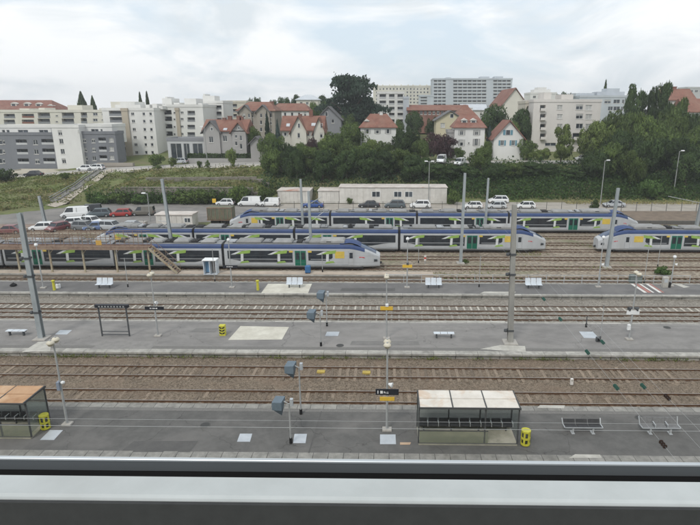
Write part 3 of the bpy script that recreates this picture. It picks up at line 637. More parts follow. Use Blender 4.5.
t = thing('electric_cabinet', 'green grey cabinet at the far edge beside the red hatching', 'cabinet', P(635, 282.2, .35)); b = MB(); b.bbox(-.7, .7, -.25, .25, 0, .95, .04); b.build('casing', mat('green grey', (.13, .16, .15)), t); b = MB(); b.box(-.64, -.03, -.256, -.251, .08, .86); b.box(.03, .64, -.256, -.251, .08, .86); b.build('door', mat('green grey door', (.17, .2, .19)), t)
# cabin and bin on the sandy platform
t = thing('platform_cabin', 'small pale blue and white cabin in front of the nearest train', 'cabin', P(211.5, 273.4, .45))
b = MB(); b.box(-.8, .8, .5, .56, 0, 1.75); b.box(-.8, -.72, -.5, .5, 0, 1.75); b.box(.72, .8, -.5, .5, 0, 1.75); b.box(-.06, .02, -.5, .5, .02, 1.75); b.build('casing', M_seat, t)
b = MB(); b.bbox(-.88, .88, -.6, .62, 1.75, 1.88, .04); b.build('roof', M_white, t); b = MB(); b.box(-.72, -.06, .2, .24, .1, 1.7); b.build('blue_panel', mat('sky blue panel', (.22, .40, .58)), t); b = MB(); b.box(.02, .72, .3, .34, .1, 1.7); b.build('inner_panel', mat('brown panel', (.3, .27, .25)), t); b = MB(); b.box(-.85, .85, -.55, .58, -.0, .02); b.build('base', M_seat, t)
t = thing('blue_bin', 'small blue container on the sandy platform below the green train door', 'bin', P(308, 273, .45)); b = MB(); b.bbox(-.32, .32, -.3, .3, .12, .95, .05); b.build('body', mat('bin blue', (.05, .15, .32)), t)
for s in (-1, 1):
    b = MB(); b.tube((s * .22, -.25, .1), (s * .22, .25, .1), .1, n=8); b.build('wheel', M_dark, t)
t = thing('track_marker', 'small red and white track marker right of the train nose', 'marker', P(425, 263.5, -.1)); b = MB(); b.tube((0, 0, 0), (0, 0, .5), .05); b.build('stake', M_pole, t)
for k in range(3): b = MB(); b.box(-.14, .14, -.05, .05, .4 + k * .25, .64 + k * .25); b.build('band', [M_wht, mat('signal red', (.5, .07, .05)), M_wht][k], t)

# ---- guard fence along the far edge of the third platform
fx0, fx1 = P(386, 282, .35).x, P(690, 283.5, .35).x
t = thing('guard_fence', 'low wire guard fence along the far edge of the far platform', 'fence', (fx0, P3b + .12, .35))
n = int((fx1 - fx0) / 2.1)
for i in range(n + 1): b = MB(); b.box(i * 2.1 - .03, i * 2.1 + .03, -.03, .03, -.4, 1.0); b.build('fence_post', M_galv, t)
for zz in (.3, .95): b = MB(); b.tube((0, 0, zz), (n * 2.1, 0, zz), .035, n=6); b.build('fence_rail', M_galv, t)
b = MB()
fence_concrete = None

# ---- masts and wires
M_mast = mat('painted mast', (0.34, 0.37, 0.38), (0.26, 0.285, 0.295), scale=1.5, rough=0.7, stretch=(1, 1, .3))
M_mastc = mat('concrete mast', (0.33, 0.325, 0.30), (0.24, 0.235, 0.22), scale=1.5, rough=0.9, stretch=(1, 1, .3))
def mast(base, top_y, px, w, label, m=M_mast, arm=None, collars=(), lean=0.0, foot=True):
    h = PY(px, top_y, base.y).z - base.z
    t = thing('catenary_mast', label, 'mast', base, 0, 'masts of the overhead line')
    w2 = w / 2; b = MB(); k = .78
    for s in (-1, 1):
        b.hexa([(-w2, s * w2 - .05 * s, 0), (w2, s * w2 - .05 * s, 0), (w2, s * w2, 0), (-w2, s * w2, 0), (-w2 * k + lean, (s * w2 - .05 * s) * k, h), (w2 * k + lean, (s * w2 - .05 * s) * k, h), (w2 * k + lean, s * w2 * k, h), (-w2 * k + lean, s * w2 * k, h)])
    b.build('flange', m, t)
    b = MB(); b.hexa([(-.04, -w2 + .05, 0), (.04, -w2 + .05, 0), (.04, w2 - .05, 0), (-.04, w2 - .05, 0), (-.04 + lean, -w2 * k + .05, h), (.04 + lean, -w2 * k + .05, h), (.04 + lean, w2 * k - .05, h), (-.04 + lean, w2 * k - .05, h)]); b.build('web', m, t)
    if foot: b = MB(); b.bbox(-w * 1.3, w * 1.3, -w * 1.3, w * 1.3, -.05, .12, .05); b.build('footing', M_concf, t)
    for y in collars:
        zz = PY(px, y, base.y).z - base.z; l = lean * zz / h
        b = MB(); b.box(l - w2 * 1.1, l + w2 * 1.1, -w2 * 1.12, w2 * 1.12, zz - .08, zz + .08); b.build('collar', M_poled, t)
        b = MB(); b.lathe([(.05, -.15), (.16, -.1), (.16, .1), (.05, .15)], 8, (l - w2 - .2, -.1, zz)); b.build('fitting', M_poled, t)
    if arm:
        for (ax, ay, az0, az1) in arm: b = MB(); b.tube((lean * .9, 0, az0), (ax, ay, az1), .045, n=6); b.build('bracket_arm', M_galv, t)
    return t
mb0 = P(42, 338.5, .35); xt = PY(19.5, 213, mb0.y).x - mb0.x
mast(mb0, 213, 30, .44, 'tall leaning grey mast at the left end of the middle platform', collars=(258, 276, 312), lean=xt)
mb1 = P(510, 342.5, .35); xt = PY(514.5, 205, mb1.y).x - mb1.x
mast(mb1, 205, 512, .46, 'tall concrete mast standing on the middle platform right of centre', M_mastc, collars=(254, 274, 330), lean=xt)
def mast_at(px, top, Y, w, label, lean=0., **k):
    b0 = PY(px, 240, Y); mast(Vector((b0.x, Y, -.1)), top, px, w, label, lean=lean, **k)
YG = (TA + TF) / 2 + 1.0; YH = (TM2 + TC) / 2; YI = TC + 2.3
mast_at(172, 179, YG, .42, 'grey mast behind the nearest train right of the gantry stairs', -.5, arm=((-1.6, 0, 5.4, 5.6),))
mast_at(311, 191, YG, .40, 'grey mast with a slanting arm above the nearest train', -.1, arm=((1.6, 0, 7.9, 8.9), (1.9, 0, 5.4, 6.9)))
mast_at(303.5, 179, YH, .40, 'slim grey mast between the two rear trains near the long white cabins', -.1)
mast_at(461.5, 173, P(461, 263, -.1).y, .40, 'tall grey mast in front of the middle train, left of the concrete mast', .1)
mast_at(484.5, 178, YH, .38, 'slim grey mast behind the middle train beside the white cars', .1)
mast_at(609.5, 188, P(609, 267, -.1).y, .42, 'grey mast at the nose of the right hand train', .35, arm=((1.3, .3, 3.9, 4.2),))
mast_at(694, 175, YI, .5, 'grey mast at the right edge behind the last train', .55, arm=((-5.5, 0.2, 4.6, 5.8),))
mast_at(48, 196, P(48, 222, -.1).y, .5, 'grey mast in the car park behind the gantry', -.3)
b0 = P(50, 228, -.1)

M_wire = mat('overhead wire', (0.42, 0.43, 0.43), rough=.5)
M_wired = mat('thin dark wire', (0.2, 0.21, 0.21), rough=.5)
def wire(name, p0, p1, r, label, m=M_wire, sag=0.0, n=8, group='overhead wires'):
    b = MB(); pts = [Vector(p0).lerp(Vector(p1), i / n) - Vector((0, 0, sag * 4 * (i / n) * (1 - i / n))) for i in range(n + 1)]
    for i in range(n): b.tube(pts[i], pts[i + 1], r, n=5)
    return tag(b.build(name, m), label, 'wire', group)
YW = T0 - .1
for y, lab, r in ((428.2, 'lower bright overhead wire crossing in front of the near platform', .012), (421.2, 'upper fainter overhead wire crossing in front of the near platform', .008)):
    zz = PY(350, y, YW).z; wire('contact_wire', (-40, YW, zz), (40, YW, zz), r, lab)
M_ins = mat('green insulator', (0.05, 0.14, 0.115), (0.04, 0.11, 0.09), scale=6, rough=.35); M_insb = mat('brown insulator', (0.055, 0.035, 0.03), rough=.35)
def insulator(p, m, label, s=1.0, d=(0, 1, 0.0)):
    t = thing('insulator', label, 'insulator', p, 0, 'insulators on the cross wires'); d = Vector(d)
    b = MB()
    for k in range(3):
        c = d * (k - 1) * .26 * s; b.tube(c - d * .03 * s, c + d * .10 * s, .16 * s, .07 * s, 10)
    b.build('sheds', m, t); b = MB(); b.tube(-d * .45 * s, d * .45 * s, .03 * s, n=6); b.build('rod', M_poled, t)
for (qx, qy, zz, y0, yy1, pts, nm) in (
    (616, 387, 7.0, 12, 66, [(534, 299, 0), (552, 319, 0), (584, 352, 0), (616, 387, 0), (664, 444, 1)], 'left'),
    (643, 386, 6.4, 12, 60, [(602, 342, 0), (643, 386, 0)], 'middle'),
    (667, 397, 7.2, 12, 62, [(667, 397, 1)], 'right')):
    q = P(qx, qy, zz); wire('cross_wire', (q.x, y0, zz), (q.x, yy1, zz), .005, 'thin cross wire running over the tracks, %s one of three on the right' % nm, M_wire)
    for (ix, iy, br) in pts:
        w_ = P(ix, iy, zz); lab = {534: 'green insulator farthest along the left cross wire', 552: 'green insulator second farthest along the left cross wire', 584: 'green insulator above the near edge of the middle platform', 616: 'green insulator above the tracks on the left cross wire', 664: 'brown insulator hanging in front of the mesh bench', 602: 'green insulator hanging by the thin grey post', 643: 'green insulator above the tracks on the middle cross wire', 667: 'brown insulator on the right cross wire above the ballast'}[ix]
        insulator((q.x, w_.y, zz), M_insb if br else M_ins, lab, .62)
for Yt, nm in ((T1, 'nearest pair of rails'), (T2, 'second track'), (T3, 'track beside the far platform'), (T4, 'track along the middle platform')):
    wire('contact_wire', (-60, Yt, 5.6), (60, Yt, 5.6), .006, 'thin overhead wire strung above the ' + nm, M_wired)

# ================================================================== TRAINS
M_tbody = mat('train light grey', (0.46, 0.475, 0.49), (0.40, 0.413, 0.425), scale=0.6, rough=0.38, spec=0.45, c3=(.36, .36, .35), s3=.5, f3=(.5, .85), stretch=(1, 1, .4))
M_tskirt = mat('train mid grey', (0.36, 0.375, 0.39), (0.30, 0.315, 0.33), scale=1, rough=0.5)
M_tblue = mat('train blue', (0.042, 0.07, 0.17), (0.035, 0.06, 0.145), scale=1, rough=0.5, spec=0.25)
M_troof = mat('train roof grey', (0.25, 0.255, 0.26), (0.19, 0.195, 0.20), scale=1.2, rough=0.8)
M_tunit = mat('roof unit grey', (0.30, 0.30, 0.295), (0.22, 0.22, 0.215), scale=1, rough=0.8, objrand=.15)
M_tglass = mat('train window', (0.035, 0.042, 0.05), (0.02, 0.024, 0.03), scale=1.1, rough=0.06, spec=0.6)
M_tdoor = mat('train door green', (0.012, 0.135, 0.085), (0.01, 0.115, 0.072), scale=1, rough=0.4)
M_tgreen = mat('livery green', (0.28, 0.43, 0.10), rough=0.45); M_twhite = mat('livery white', (0.64, 0.66, 0.66), rough=0.45)
M_tyel = mat('livery yellow', (0.64, 0.47, 0.09), rough=0.5); M_tred = mat('livery red', (0.62, 0.035, 0.05), rough=0.5)
M_under = mat('underframe', (0.035, 0.035, 0.036), (0.025, 0.025, 0.026), scale=3, rough=0.9)
M_wshield = mat('windscreen', (0.055, 0.085, 0.15), (0.035, 0.055, 0.10), scale=0.5, rough=0.06, spec=0.7)
M_gang = mat('gangway rubber', (0.03, 0.03, 0.032), rough=0.9)
HW = 1.42
SEC_B = [(HW - .10, .38), (HW, .62), (HW, 2.62)]               # lower side
SEC_U = [(HW, 2.62), (HW - .005, 2.78)]
SEC_K = [(HW - .012, 2.80), (HW - .06, 3.06), (HW - .26, 3.30)]   # blue shoulder
SEC_T = [(HW - .28, 3.31), (.6, 3.42), (0, 3.45)]
def ring(sec, x, kz, kw, z0=.5):
    half = [(y * kw, z0 + (z - z0) * kz if z > z0 else z) for y, z in sec]
    pts = [(x, -y, z) for y, z in half] + [(x, y, z) for y, z in half[::-1] if abs(y) > 1e-6 or True]
    return pts
def nose_k(t):                                                # t 0..1 along the nose
    kz = 1 - 0.55 * t ** 1.5
    kw = 1 - 0.34 * t ** 2.2
    return kz, kw
def train_car(parent, L, nose=False, door=True, flip=False, marks=True, short=False):
    """one car, centred on y=0, from x=0 to x=L; the nose, if any, at x=L.  flip mirrors it along x."""
    fx = (lambda x: L - x) if flip else (lambda x: x)
    nl = 3.9 if nose else 0.0
    st = [0.18, L - nl] if nose else [0.18, L - 0.18]
    stations = [(x, 1, 1) for x in st]
    if nose:
        for k in range(1, 9): stations.append((L - nl + nl * k / 8, *nose_k(k / 8)))
    def shell(sec, caps=True): 
        b = MB(); rings = [[(fx(p[0]), p[1], p[2]) for p in ring(sec, x, kz, kw)] for x, kz, kw in stations]
        b.loft(rings[::-1] if flip else rings, close=True, caps=caps); return b
    car = bpy.data.objects.new('car', None); COL.objects.link(car); car.parent = parent
    body = shell(SEC_B + SEC_U).mesh('body', M_tbody)
    link('body', body, car)
    st_all = stations
    if nose:
        stations = st_all[:6]; link('roof_shoulder', shell(SEC_K).mesh('roof_shoulder', M_tblue), car)
        stations = st_all[5:]; link('nose_cap', shell(SEC_K).mesh('nose_cap', M_tbody), car); stations = st_all
    else: link('roof_shoulder', shell(SEC_K).mesh('roof_shoulder', M_tblue), car)
    if nose:
        stations = st_all[:3]; link('roof', shell(SEC_T).mesh('roof', M_troof), car)
        stations = st_all[2:]; 
        b = MB(); wsec = [(HW - .22, 3.27), (.5, 3.45), (0, 3.47)]; rings = [[(fx(x), p[1] * .95, p[2] + .05) for p in ring(wsec, x, kz, kw)] for x, kz, kw in st_all[4:9]]
        b.loft(rings[::-1] if flip else rings); link('windscreen', b.mesh('windscreen', M_wshield), car)
        b = MB(); rings = [[(fx(x), p[1] * .97, p[2] + hh_) for p in ring(wsec, x, kz, kw)] for (x, kz, kw), hh_ in zip([(L - nl - 1.3, 1, 1), (L - nl - .5, 1, 1)] + st_all[1:5], (.02, .22, .28, .27, .22, .09))]
        b.loft(rings[::-1] if flip else rings); link('cab_roof', b.mesh('cab_roof', M_tblue), car)
        b = MB(); rings = [[(fx(x), p[1] * .96, p[2] + .03) for p in ring(wsec, x, kz, kw)] for x, kz, kw in st_all[8:]]
        b.loft(rings[::-1] if flip else rings); link('nose_top', b.mesh('nose_top', M_tbody), car); stations = st_all
    else: link('roof', shell(SEC_T).mesh('roof', M_troof), car)
    yo = -HW
    def flat(name, x0, x1, z0, z1, m, d=.012, par=car, d0=-.05):
        a, c = sorted((fx(x0), fx(x1))); b = MB(); b.box(a, c, yo - d, yo - d0 if d0 > 0 else yo + .04, z0, z1); return b.build(name, m, par)
    def poly(name, pts, m, d=.02, par=car):
        b = MB(); q = [(fx(x), z) for x, z in pts]; b.prism(q if not flip else q[::-1], yo - d, yo + .03); return b.build(name, m, par)
    e = L
    if nose: wins = [(.03 * e, .445 * e), (.545 * e, .70 * e)]; dr = (.46 * e, .53 * e); marks_x = [.075 * e, .31 * e, .62 * e]
    elif short: wins = [(.05 * e, .40 * e), (.5 * e, .95 * e)]; dr = (.41 * e, .49 * e); marks_x = [.15 * e, .6 * e]
    else: wins = [(.03 * e, .255 * e), (.375 * e, .965 * e)]; dr = (.275 * e, .355 * e); marks_x = [.12 * e, .52 * e]
    for (w0, w1) in wins:
        if nose and w0 > .5 * e: pts = [(w0, 1.22), (w1 - .5, 1.22), (w1, 1.6), (w1, 2.1), (w1 - .15, 2.52), (w0, 2.52)]
        elif not nose and w1 > .9 * e: pts = [(w0, .96), (w0 + .62 * (w1 - w0), .96), (w0 + .8 * (w1 - w0), 1.25), (w1, 1.45), (w1, 2.52), (w0, 2.52)]
        elif nose: pts = [(w0, 1.45), (w0 + .12 * (w1 - w0), 1.28), (w0 + .3 * (w1 - w0), .96), (w1, .96), (w1, 2.52), (w0, 2.52)]
        else: pts = [(w0, .96), (w1, .96), (w1, 2.52), (w0, 2.52)]
        win = poly('window_band', pts, M_tglass, .010)
        n = max(1, int((w1 - w0) / 2.0))
        for k in range(1, n):
            xx = w0 + (w1 - w0) * k / n; flat('window_post', xx - .04, xx + .04, 1.5, 2.40, M_under, .014, win)
        flat('grey_line', w0 + .3, w1 - .1, 1.36, 1.44, M_tskirt, .016, win) if (w1 - w0) > 3 else None
    # skirt
    flat('skirt', .3, L - (nl + .2 if nose else .3), .56, .78, M_tskirt, .008)
    if door:
        flat('door_frame', dr[0] - .14, dr[1] + .14, .52, 2.62, M_tbody, .022)
        mid = (dr[0] + dr[1]) / 2
        for a, c in ((dr[0], mid - .02), (mid + .02, dr[1])):
            d = flat('door', a, c, .55, 2.52, M_tdoor, .034)
            flat('door_window', a + .12, c - .12, 1.35, 2.3, M_tglass, .042, d)
        flat('door_lamp', dr[0] - .75, dr[0] - .25, 2.30, 2.55, M_tyel, .02); flat('door_lamp', dr[1] + .25, dr[1] + .75, 2.30, 2.55, M_tyel, .02)
    if marks:
        for mx_ in marks_x:
            poly('livery_mark', [(mx_, 2.05), (mx_ + .9, 2.45), (mx_ + 2.1, 2.62), (mx_ + 2.0, 2.2), (mx_ + 1.1, 2.1)], M_tgreen, .024)
            poly('livery_mark', [(mx_ - .5, 2.0), (mx_ + .1, 2.02), (mx_ + .95, 2.46), (mx_ + .5, 2.44)], M_twhite, .028)
            poly('livery_mark', [(mx_ + .75, 1.1), (mx_ + 1.1, 1.1), (mx_ + 1.15, 2.1), (mx_ + .8, 2.1)], M_twhite, .022)
            poly('livery_mark', [(mx_ + .6, .82), (mx_ + 1.9, .95), (mx_ + 1.7, 1.18), (mx_ + .9, 1.1)], M_tgreen, .024)
    if nose:
        flat('yellow_panel', .715 * e, .775 * e, 1.55, 2.45, M_tyel, .02)
        flat('cab_door', .80 * e, .835 * e, .62, 2.5, M_tskirt, .012); dd = flat('cab_door_leaf', .803 * e, .832 * e, .64, 2.46, M_tbody, .02); flat('cab_door_window', .807 * e, .828 * e, 1.55, 2.3, M_tglass, .03, dd)
        rb = poly('red_mark', [(.865 * e, 1.60), (.885 * e, 1.66), (.905 * e, 1.58), (.9 * e, 1.70), (.87 * e, 1.74)], M_tred, .02)
        rb.location.y = .06
        for s in (-1, 1):
            kz, kw = nose_k(.86); b = MB(); x = L - nl * .12; b.tube((fx(x - .3), s * HW * kw * 1.0, 1.22), (fx(x + .12), s * HW * kw * .93, 1.2), .19, .15, 10); h = b.build('headlight', M_tglass, car)
            b = MB(); b.tube((fx(x + .12), s * HW * kw * .935, 1.2), (fx(x + .15), s * HW * kw * .93, 1.195), .08, .08, 8); b.build('lens', M_twhite, h)
        b = MB(); b.tube((fx(L - .2), 0, .62), (fx(L + .25), 0, .62), .18, .14, 10); b.build('coupler', M_under, car)
    # running gear
    b = MB(); a, c = sorted((fx(.6), fx(L - (nl * .55 if nose else .6)))); b.box(a, c, -HW + .14, HW - .14, .16, .44); b.build('underframe', M_under, car)
    for bx in (1.6, L - (nl + 1.0 if nose else 1.6)):
        b = MB(); c = fx(bx); b.box(c - 1.5, c + 1.5, -1.15, 1.15, .22, .5)
        for wx in (-.95, .95): b.tube((c + wx, -1.0, .42), (c + wx, 1.0, .42), .42, n=14)
        b.build('bogie', M_under, car)
    # roof equipment
    spots = [(.10, .26, .34), (.34, .46, .30), (.56, .70, .38)] + ([(.80, .93, .30)] if not nose else [])
    for (u0, u1, hh) in [(a_, b_, c_ * .8) for a_, b_, c_ in spots]:
        j = random.uniform(-.02, .02); a, c = sorted((fx((u0 + j) * L), fx((u1 + j) * L)))
        b = MB(); b.bbox(a, c, -.95, .95, 3.44, 3.46 + hh, .14); b.build('roof_unit', M_tunit, car)
    if nose:
        a, c = sorted((fx(.62 * L), fx(.775 * L))); b = MB(); b.bbox(a, c, -1.0, 1.0, 3.44, 3.86, .16); ru = b.build('roof_unit', M_tunit, car)
        a, c = sorted((fx(.66 * L), fx(.69 * L))); b = MB(); b.box(a, c, -1.01, -.99, 3.56, 3.68); b.build('vent', M_under, ru)
    else:
        c = fx(.50 * L); b = MB(); b.beam((c - .5, -.4, 3.5), (c + .6, -.4, 3.8), .05); b.beam((c - .5, .4, 3.5), (c + .6, .4, 3.8), .05); b.beam((c + .6, -.8, 3.82), (c + .6, .8, 3.82), .08); b.build('pantograph', M_under, car)
    for u, hh, ww in ((.28, .22, .5), (.485, .18, .35), (.535, .26, .3), (.73, .2, .4), (.05, .16, .5)):
        if nose and u > .7: continue
        b = MB(); c = fx(u * L); b.bbox(c - ww, c + ww, -.75, .7, 3.42, 3.44 + hh, .05); b.build('roof_box', random.choice([M_under, M_troof, M_tskirt]), car)
    for s in (-.85, .85):
        b = MB(); a, c = sorted((fx(.06 * L), fx((.76 if nose else .94) * L))); b.tube((a, s, 3.46), (c, s, 3.46), .04, n=6); b.build('roof_conduit', M_under, car)
    for u in (.295, .52, .74):
        b = MB(); c = fx(u * L); b.tube((c, -.5, 3.46), (c, -.5, 3.7), .06, n=6); b.tube((c, .1, 3.46), (c, .1, 3.72), .07, n=6); b.build('roof_insulator', M_under, car)
    return car
def train(Y, joints, kinds, label, zpix):
    xs_ = [PY(x, zpix, Y).x for x in joints]
    t = thing('regional_train', label, 'train', (xs_[0], Y, 0), 0, 'grey and blue regional trains')
    for i, kd in enumerate(kinds):
        x0, x1 = xs_[i] - xs_[0], xs_[i + 1] - xs_[0]
        c = train_car(t, x1 - x0, nose='N' in kd, flip='F' in kd, short='S' in kd); c.location.x = x0
        if i:
            b = MB(); b.box(x0 - .22, x0 + .22, -1.15, 1.15, .5, 3.3); b.build('gangway', M_gang, t)
    return t
train(TA, [-100, 10, 120, 226.5, 380], ['M', 'M', 'M', 'N'], 'nearest regional train, passing under the rusty gantry with its nose pointing right', 258)
train(TB, [98, 197, 296, 399, 544], ['NF', 'M', 'M', 'N'], 'middle regional train with its nose ending right of the concrete mast', 240)
train(TC, [231, 331, 416.5, 507, 636], ['NF', 'MF', 'MF', 'N'], 'rearmost regional train, running behind the other two beside the parked cars', 220)
train(TB + .25, [596, 746, 850], ['NF', 'MF'], 'regional train at the right edge with its nose pointing left', 240)

# ================================================================== GANTRY over the nearest train
M_rust = mat('rusty steel', (0.27, 0.19, 0.145), (0.18, 0.125, 0.095), scale=3, rough=0.85, c3=(.30, .23, .17), s3=1.0)
M_gyel = mat('faded yellow steel', (0.41, 0.36, 0.26), (0.32, 0.28, 0.20), scale=3, rough=0.8, c3=(.26, .17, .11), s3=1.5)
gy = (P4a + P4b) / 2 - .1; gx1 = PY(150, 250, gy).x; gx0 = PY(-60, 250, gy).x
t = thing('service_gantry', 'rusty service gantry on yellow legs in front of the nearest train', 'gantry', (gx0, gy, .45)); GL = gx1 - gx0
zd = PY(80, 247, gy).z - .45; zt_ = PY(80, 231.5, gy).z - .45
for i, px in enumerate((-50, -16, 18.5, 51, 84, 116.5, 149)):
    x = PY(px, 262, gy).x - gx0
    b = MB(); b.box(x - .09, x + .09, -.09, .09, 0, zd - .2); b.build('leg', M_gyel, t)
    b = MB(); b.beam((x, 0, zd - .9), (x + .6, 0, zd - .22), .07); b.build('knee_brace', M_gyel, t)
b = MB(); b.box(0, GL, -.62, -.5, zd - .22, zd); b.box(0, GL, .5, .62, zd - .22, zd); b.build('deck_beam', M_rust, t)
n = int(GL / 1.1)
for i in range(n):
    b = MB(); b.box(GL * i / n + .01, GL * (i + 1) / n - .01, -.6, .6, zd + .002, zd + .05); b.build('deck_plate', M_rust, t)
for s in (-.6, .6):
    for i in range(int(GL / 1.15) + 1):
        x = min(i * 1.15, GL); b = MB(); b.box(x - .025, x + .025, s - .025, s + .025, zd + .05, zt_); b.build('railing_post', M_rust, t)
    for zz in (zd + .2, (zd + zt_) / 2 + .1, zt_): b = MB(); b.tube((0, s, zz), (GL, s, zz), .03, n=6); b.build('handrail', M_rust, t)
    b = MB(); b.box(0, GL, s - .01, s + .01, zd + .05, zd + .2); b.build('toe_board', M_rust, t)
for i in range(int(GL / 1.15)):
    if random.random() < .75:
        b = MB(); x = i * 1.15
        for k in range(5): b.tube((x + .1 + k * .22, .6, zd + .2), (x + .1 + k * .22, .6, zt_ - .05), .012, n=4)
        g = b.build('infill_bars', M_rust, t); g['kind'] = 'stuff'
b = MB(); x = PY(101, 240, gy).x - gx0; b.box(x - .35, x + .35, -.64, -.62, zd + .4, zd + 1.0); b.build('warning_plate', mat('faded orange', (.55, .33, .08)), t)
# stairs
xs0, xs1 = GL + .02, PY(178, 262, gy).x - gx0
for s in (-.55, .55):
    b = MB(); b.beam((xs0, s, zd), (xs1, s, .05), .06, .26); b.build('stringer', M_gyel, t)
    b = MB(); b.tube((xs0, s, zd + 1.0), (xs1, s, 1.0), .03, n=6)
    b.build('stair_handrail', M_rust, t)
    for k in range(5): u = k / 4; b = MB(); xx = xs0 + (xs1 - xs0) * u; zz = zd * (1 - u); b.tube((xx, s, zz), (xx, s, zz + 1.0), .022, n=5); b.build('stair_baluster', M_rust, t)
for k in range(14):
    u = (k + .5) / 14; xx = xs0 + (xs1 - xs0) * u; zz = zd * (1 - u); b = MB(); b.box(xx - .13, xx + .13, -.5, .5, zz - .02, zz + .02); b.build('step', M_rust, t)

# ================================================================== ROADS, CAR PARK AND WALLS BEHIND THE YARD
sheet('access_road', PY(262, 200, 115).x, 130, 113.2, 121.5, 0.03, M_road, 4, zg)
sheet('access_road', PY(455, 200, 121).x, 130, 121.4, 125.5, 0.035, M_road, 4, lambda X, Y: max(-.25, zg(X, Y) if Y < 124 else -.25))
sheet('earth_strip', -40, 130, TC + 2.7, 113.4, 0.02, M_earth, 4, zg)
sheet('car_park', -112, PY(262, 200, 115).x, 90, 121.2, 0.025, M_park, 4, lambda X, Y: -.25)
sheet('earth_strip', -130, -40, TC + 1.5, 97.8, 0.03, mat('reddish earth', (.26, .2, .16), (.19, .145, .12), scale=.6, rough=.95, world_pos=True), 4, lambda X, Y: -.25)
sheet('grass_strip', PY(180, 222, 95).x, PY(232, 222, 95).x, TC - 4, TC + 8, 0.04, M_grass, 3, lambda X, Y: -.25)
sheet('grass_strip', PY(638, 222, 95).x, 130, TC - 1, TC + 6.5, 0.04, M_grass, 3, lambda X, Y: -.25)
sheet('street', -150, 150, 140.2, 148.6, 0.06, M_street, 3, zg)
M_pave = mat('pale pavement', (.46, .43, .38), (.38, .355, .32), scale=.6, rough=.95, world_pos=True)
sheet('pavement', -100, -20, 137.8, 140.2, 0.12, M_pave, 3, zg)
# retaining wall with ivy
M_stone = mat('old stone wall', (.26, .235, .205), (.15, .135, .115), scale=1.2, rough=.95, bump=.6, bscale=5, c3=(.12, .12, .075), s3=.25, f3=(.45, .7), world_pos=True)
t = thing('retaining_wall', 'long old stone retaining wall behind the car park', 'wall', (0, 121.4, 0))
n = 0
for X in np.arange(-68, -29, 1.3):
    h = zg(X + .65, 122.3) + .35
    if h < .6: continue
    b = MB(); b.bbox(X + .015, X + 1.285, random.uniform(-.06, .03), .5, -.3, h - .22, .02); b.build('stone_panel', M_stone, t)
    b = MB(); b.bbox(X + .01, X + 1.29, -.12, .55, h - .215, h, .03); b.build('coping_stone', M_stone, t)
t = thing('upper_wall', 'low stone wall along the top of the grassy bank', 'wall', (0, 127.5, 0))
for X in np.arange(-57, -28, 1.45):
    z0 = zg(X + .7, 127.5); b = MB(); b.bbox(X + .015, X + 1.435, random.uniform(-.05, .04), .5, z0 - 1.2, z0 + .9 + random.uniform(-.08, .08), .05); b.build('stone_panel', M_stone, t)
# fence along the road
M_fpost = mat('fence post dark', (.12, .12, .115), rough=.8)
t = thing('road_fence', 'thin post and wire fence between the road and the rear train', 'fence', (0, 113.0, -.2))
for X in np.arange(PY(265, 210, 113).x, 118, 3.1):
    b = MB(); b.box(X - .045, X + .045, -.045, .045, 0, 1.9); b.build('fence_post', M_fpost, t)
for zz in (.6, 1.2, 1.8): b = MB(); b.tube((-30, 0, zz), (118, 0, zz), .012, n=4); b.build('fence_wire', M_fpost, t)
t = thing('low_wall', 'low dark retaining edge beside the nose of the rear train', 'wall', (0, TC + 7.2, -.25))
for X in np.arange(PY(636, 215, TC).x, 120, 3.0): b = MB(); b.bbox(X + .02, X + 2.98, 0, .3, 0, .7, .03); b.build('wall_block', mat('dark edge', (.12, .115, .105)), t)

# ================================================================== WHITE CABINS
M_cab = mat('white cabin panel', (.62, .60, .56), (.52, .50, .465), scale=.8, rough=.7, c3=(.44, .41, .36), s3=.3, f3=(.55, .8), objrand=.07, world_pos=True)
M_cabr = mat('cabin roof', (.60, .56, .52), (.45, .40, .36), scale=.6, rough=.8, c3=(.42, .2, .14), s3=.12, f3=(.58, .66), world_pos=True)
M_win = glass_mat('window glass', (.075, .09, .105)); M_wframe = mat('white window frame', (.72, .72, .70), rough=.6)
def cabins(px0, px1, ytop, Y, n, label, wins=(), depth=5.0):
    a, c = PY(px0, 195, Y).x, PY(px1, 195, Y).x; zb = -.22; h = PY(px0, ytop, Y).z - zb
    t = thing('modular_cabin', label, 'cabin', (a, Y, zb), 0, 'white modular cabins'); W = c - a
    b = MB(); b.box(.02, W - .02, .05, depth, 0, h - .12); b.build('core', M_cab, t)
    for i in range(n):
        b = MB(); b.box(W * i / n + .03, W * (i + 1) / n - .03, 0, .045, .08, h - .2); b.build('panel', M_cab, t)
    b = MB(); b.bbox(-.12, W + .12, -.15, depth + .1, h - .12, h + .08, .05); b.build('roof', M_cabr, t)
    b = MB(); b.box(0, W, .01, .045, 0, .06); b.build('plinth', M_under, t)
    for (wx0, wx1) in wins:
        u0, u1 = PY(wx0, 195, Y).x - a, PY(wx1, 195, Y).x - a; v0, v1 = h * .42, h * .72
        b = MB(); b.box(u0 - .1, u1 + .1, -.04, -.002, v0 - .1, v1 + .1); f = b.build('window', M_wframe, t)
        for q in (0, 1):
            uu0 = u0 + (u1 - u0) * q / 2; uu1 = u0 + (u1 - u0) * (q + 1) / 2; b = MB(); b.box(uu0 + .05, uu1 - .05, -.055, -.041, v0, v1); b.build('pane', M_win, f)
cabins(277.5, 310, 190.5, 121.8, 8, 'shorter white cabin block left of the gap, behind the blue car')
cabins(318, 339, 190.5, 121.8, 5, 'small white cabin with a rusty roof patch in the middle of the cabin row')
cabins(339.2, 447, 187, 121.8, 18, 'long white cabin block with three double windows behind the parked cars', ((372, 380), (394, 401.5), (405, 412.5)))
cabins(153, 190, 214.5, 95.2, 7, 'white site cabin standing beside the left car park', ((182, 188),), 3.0)
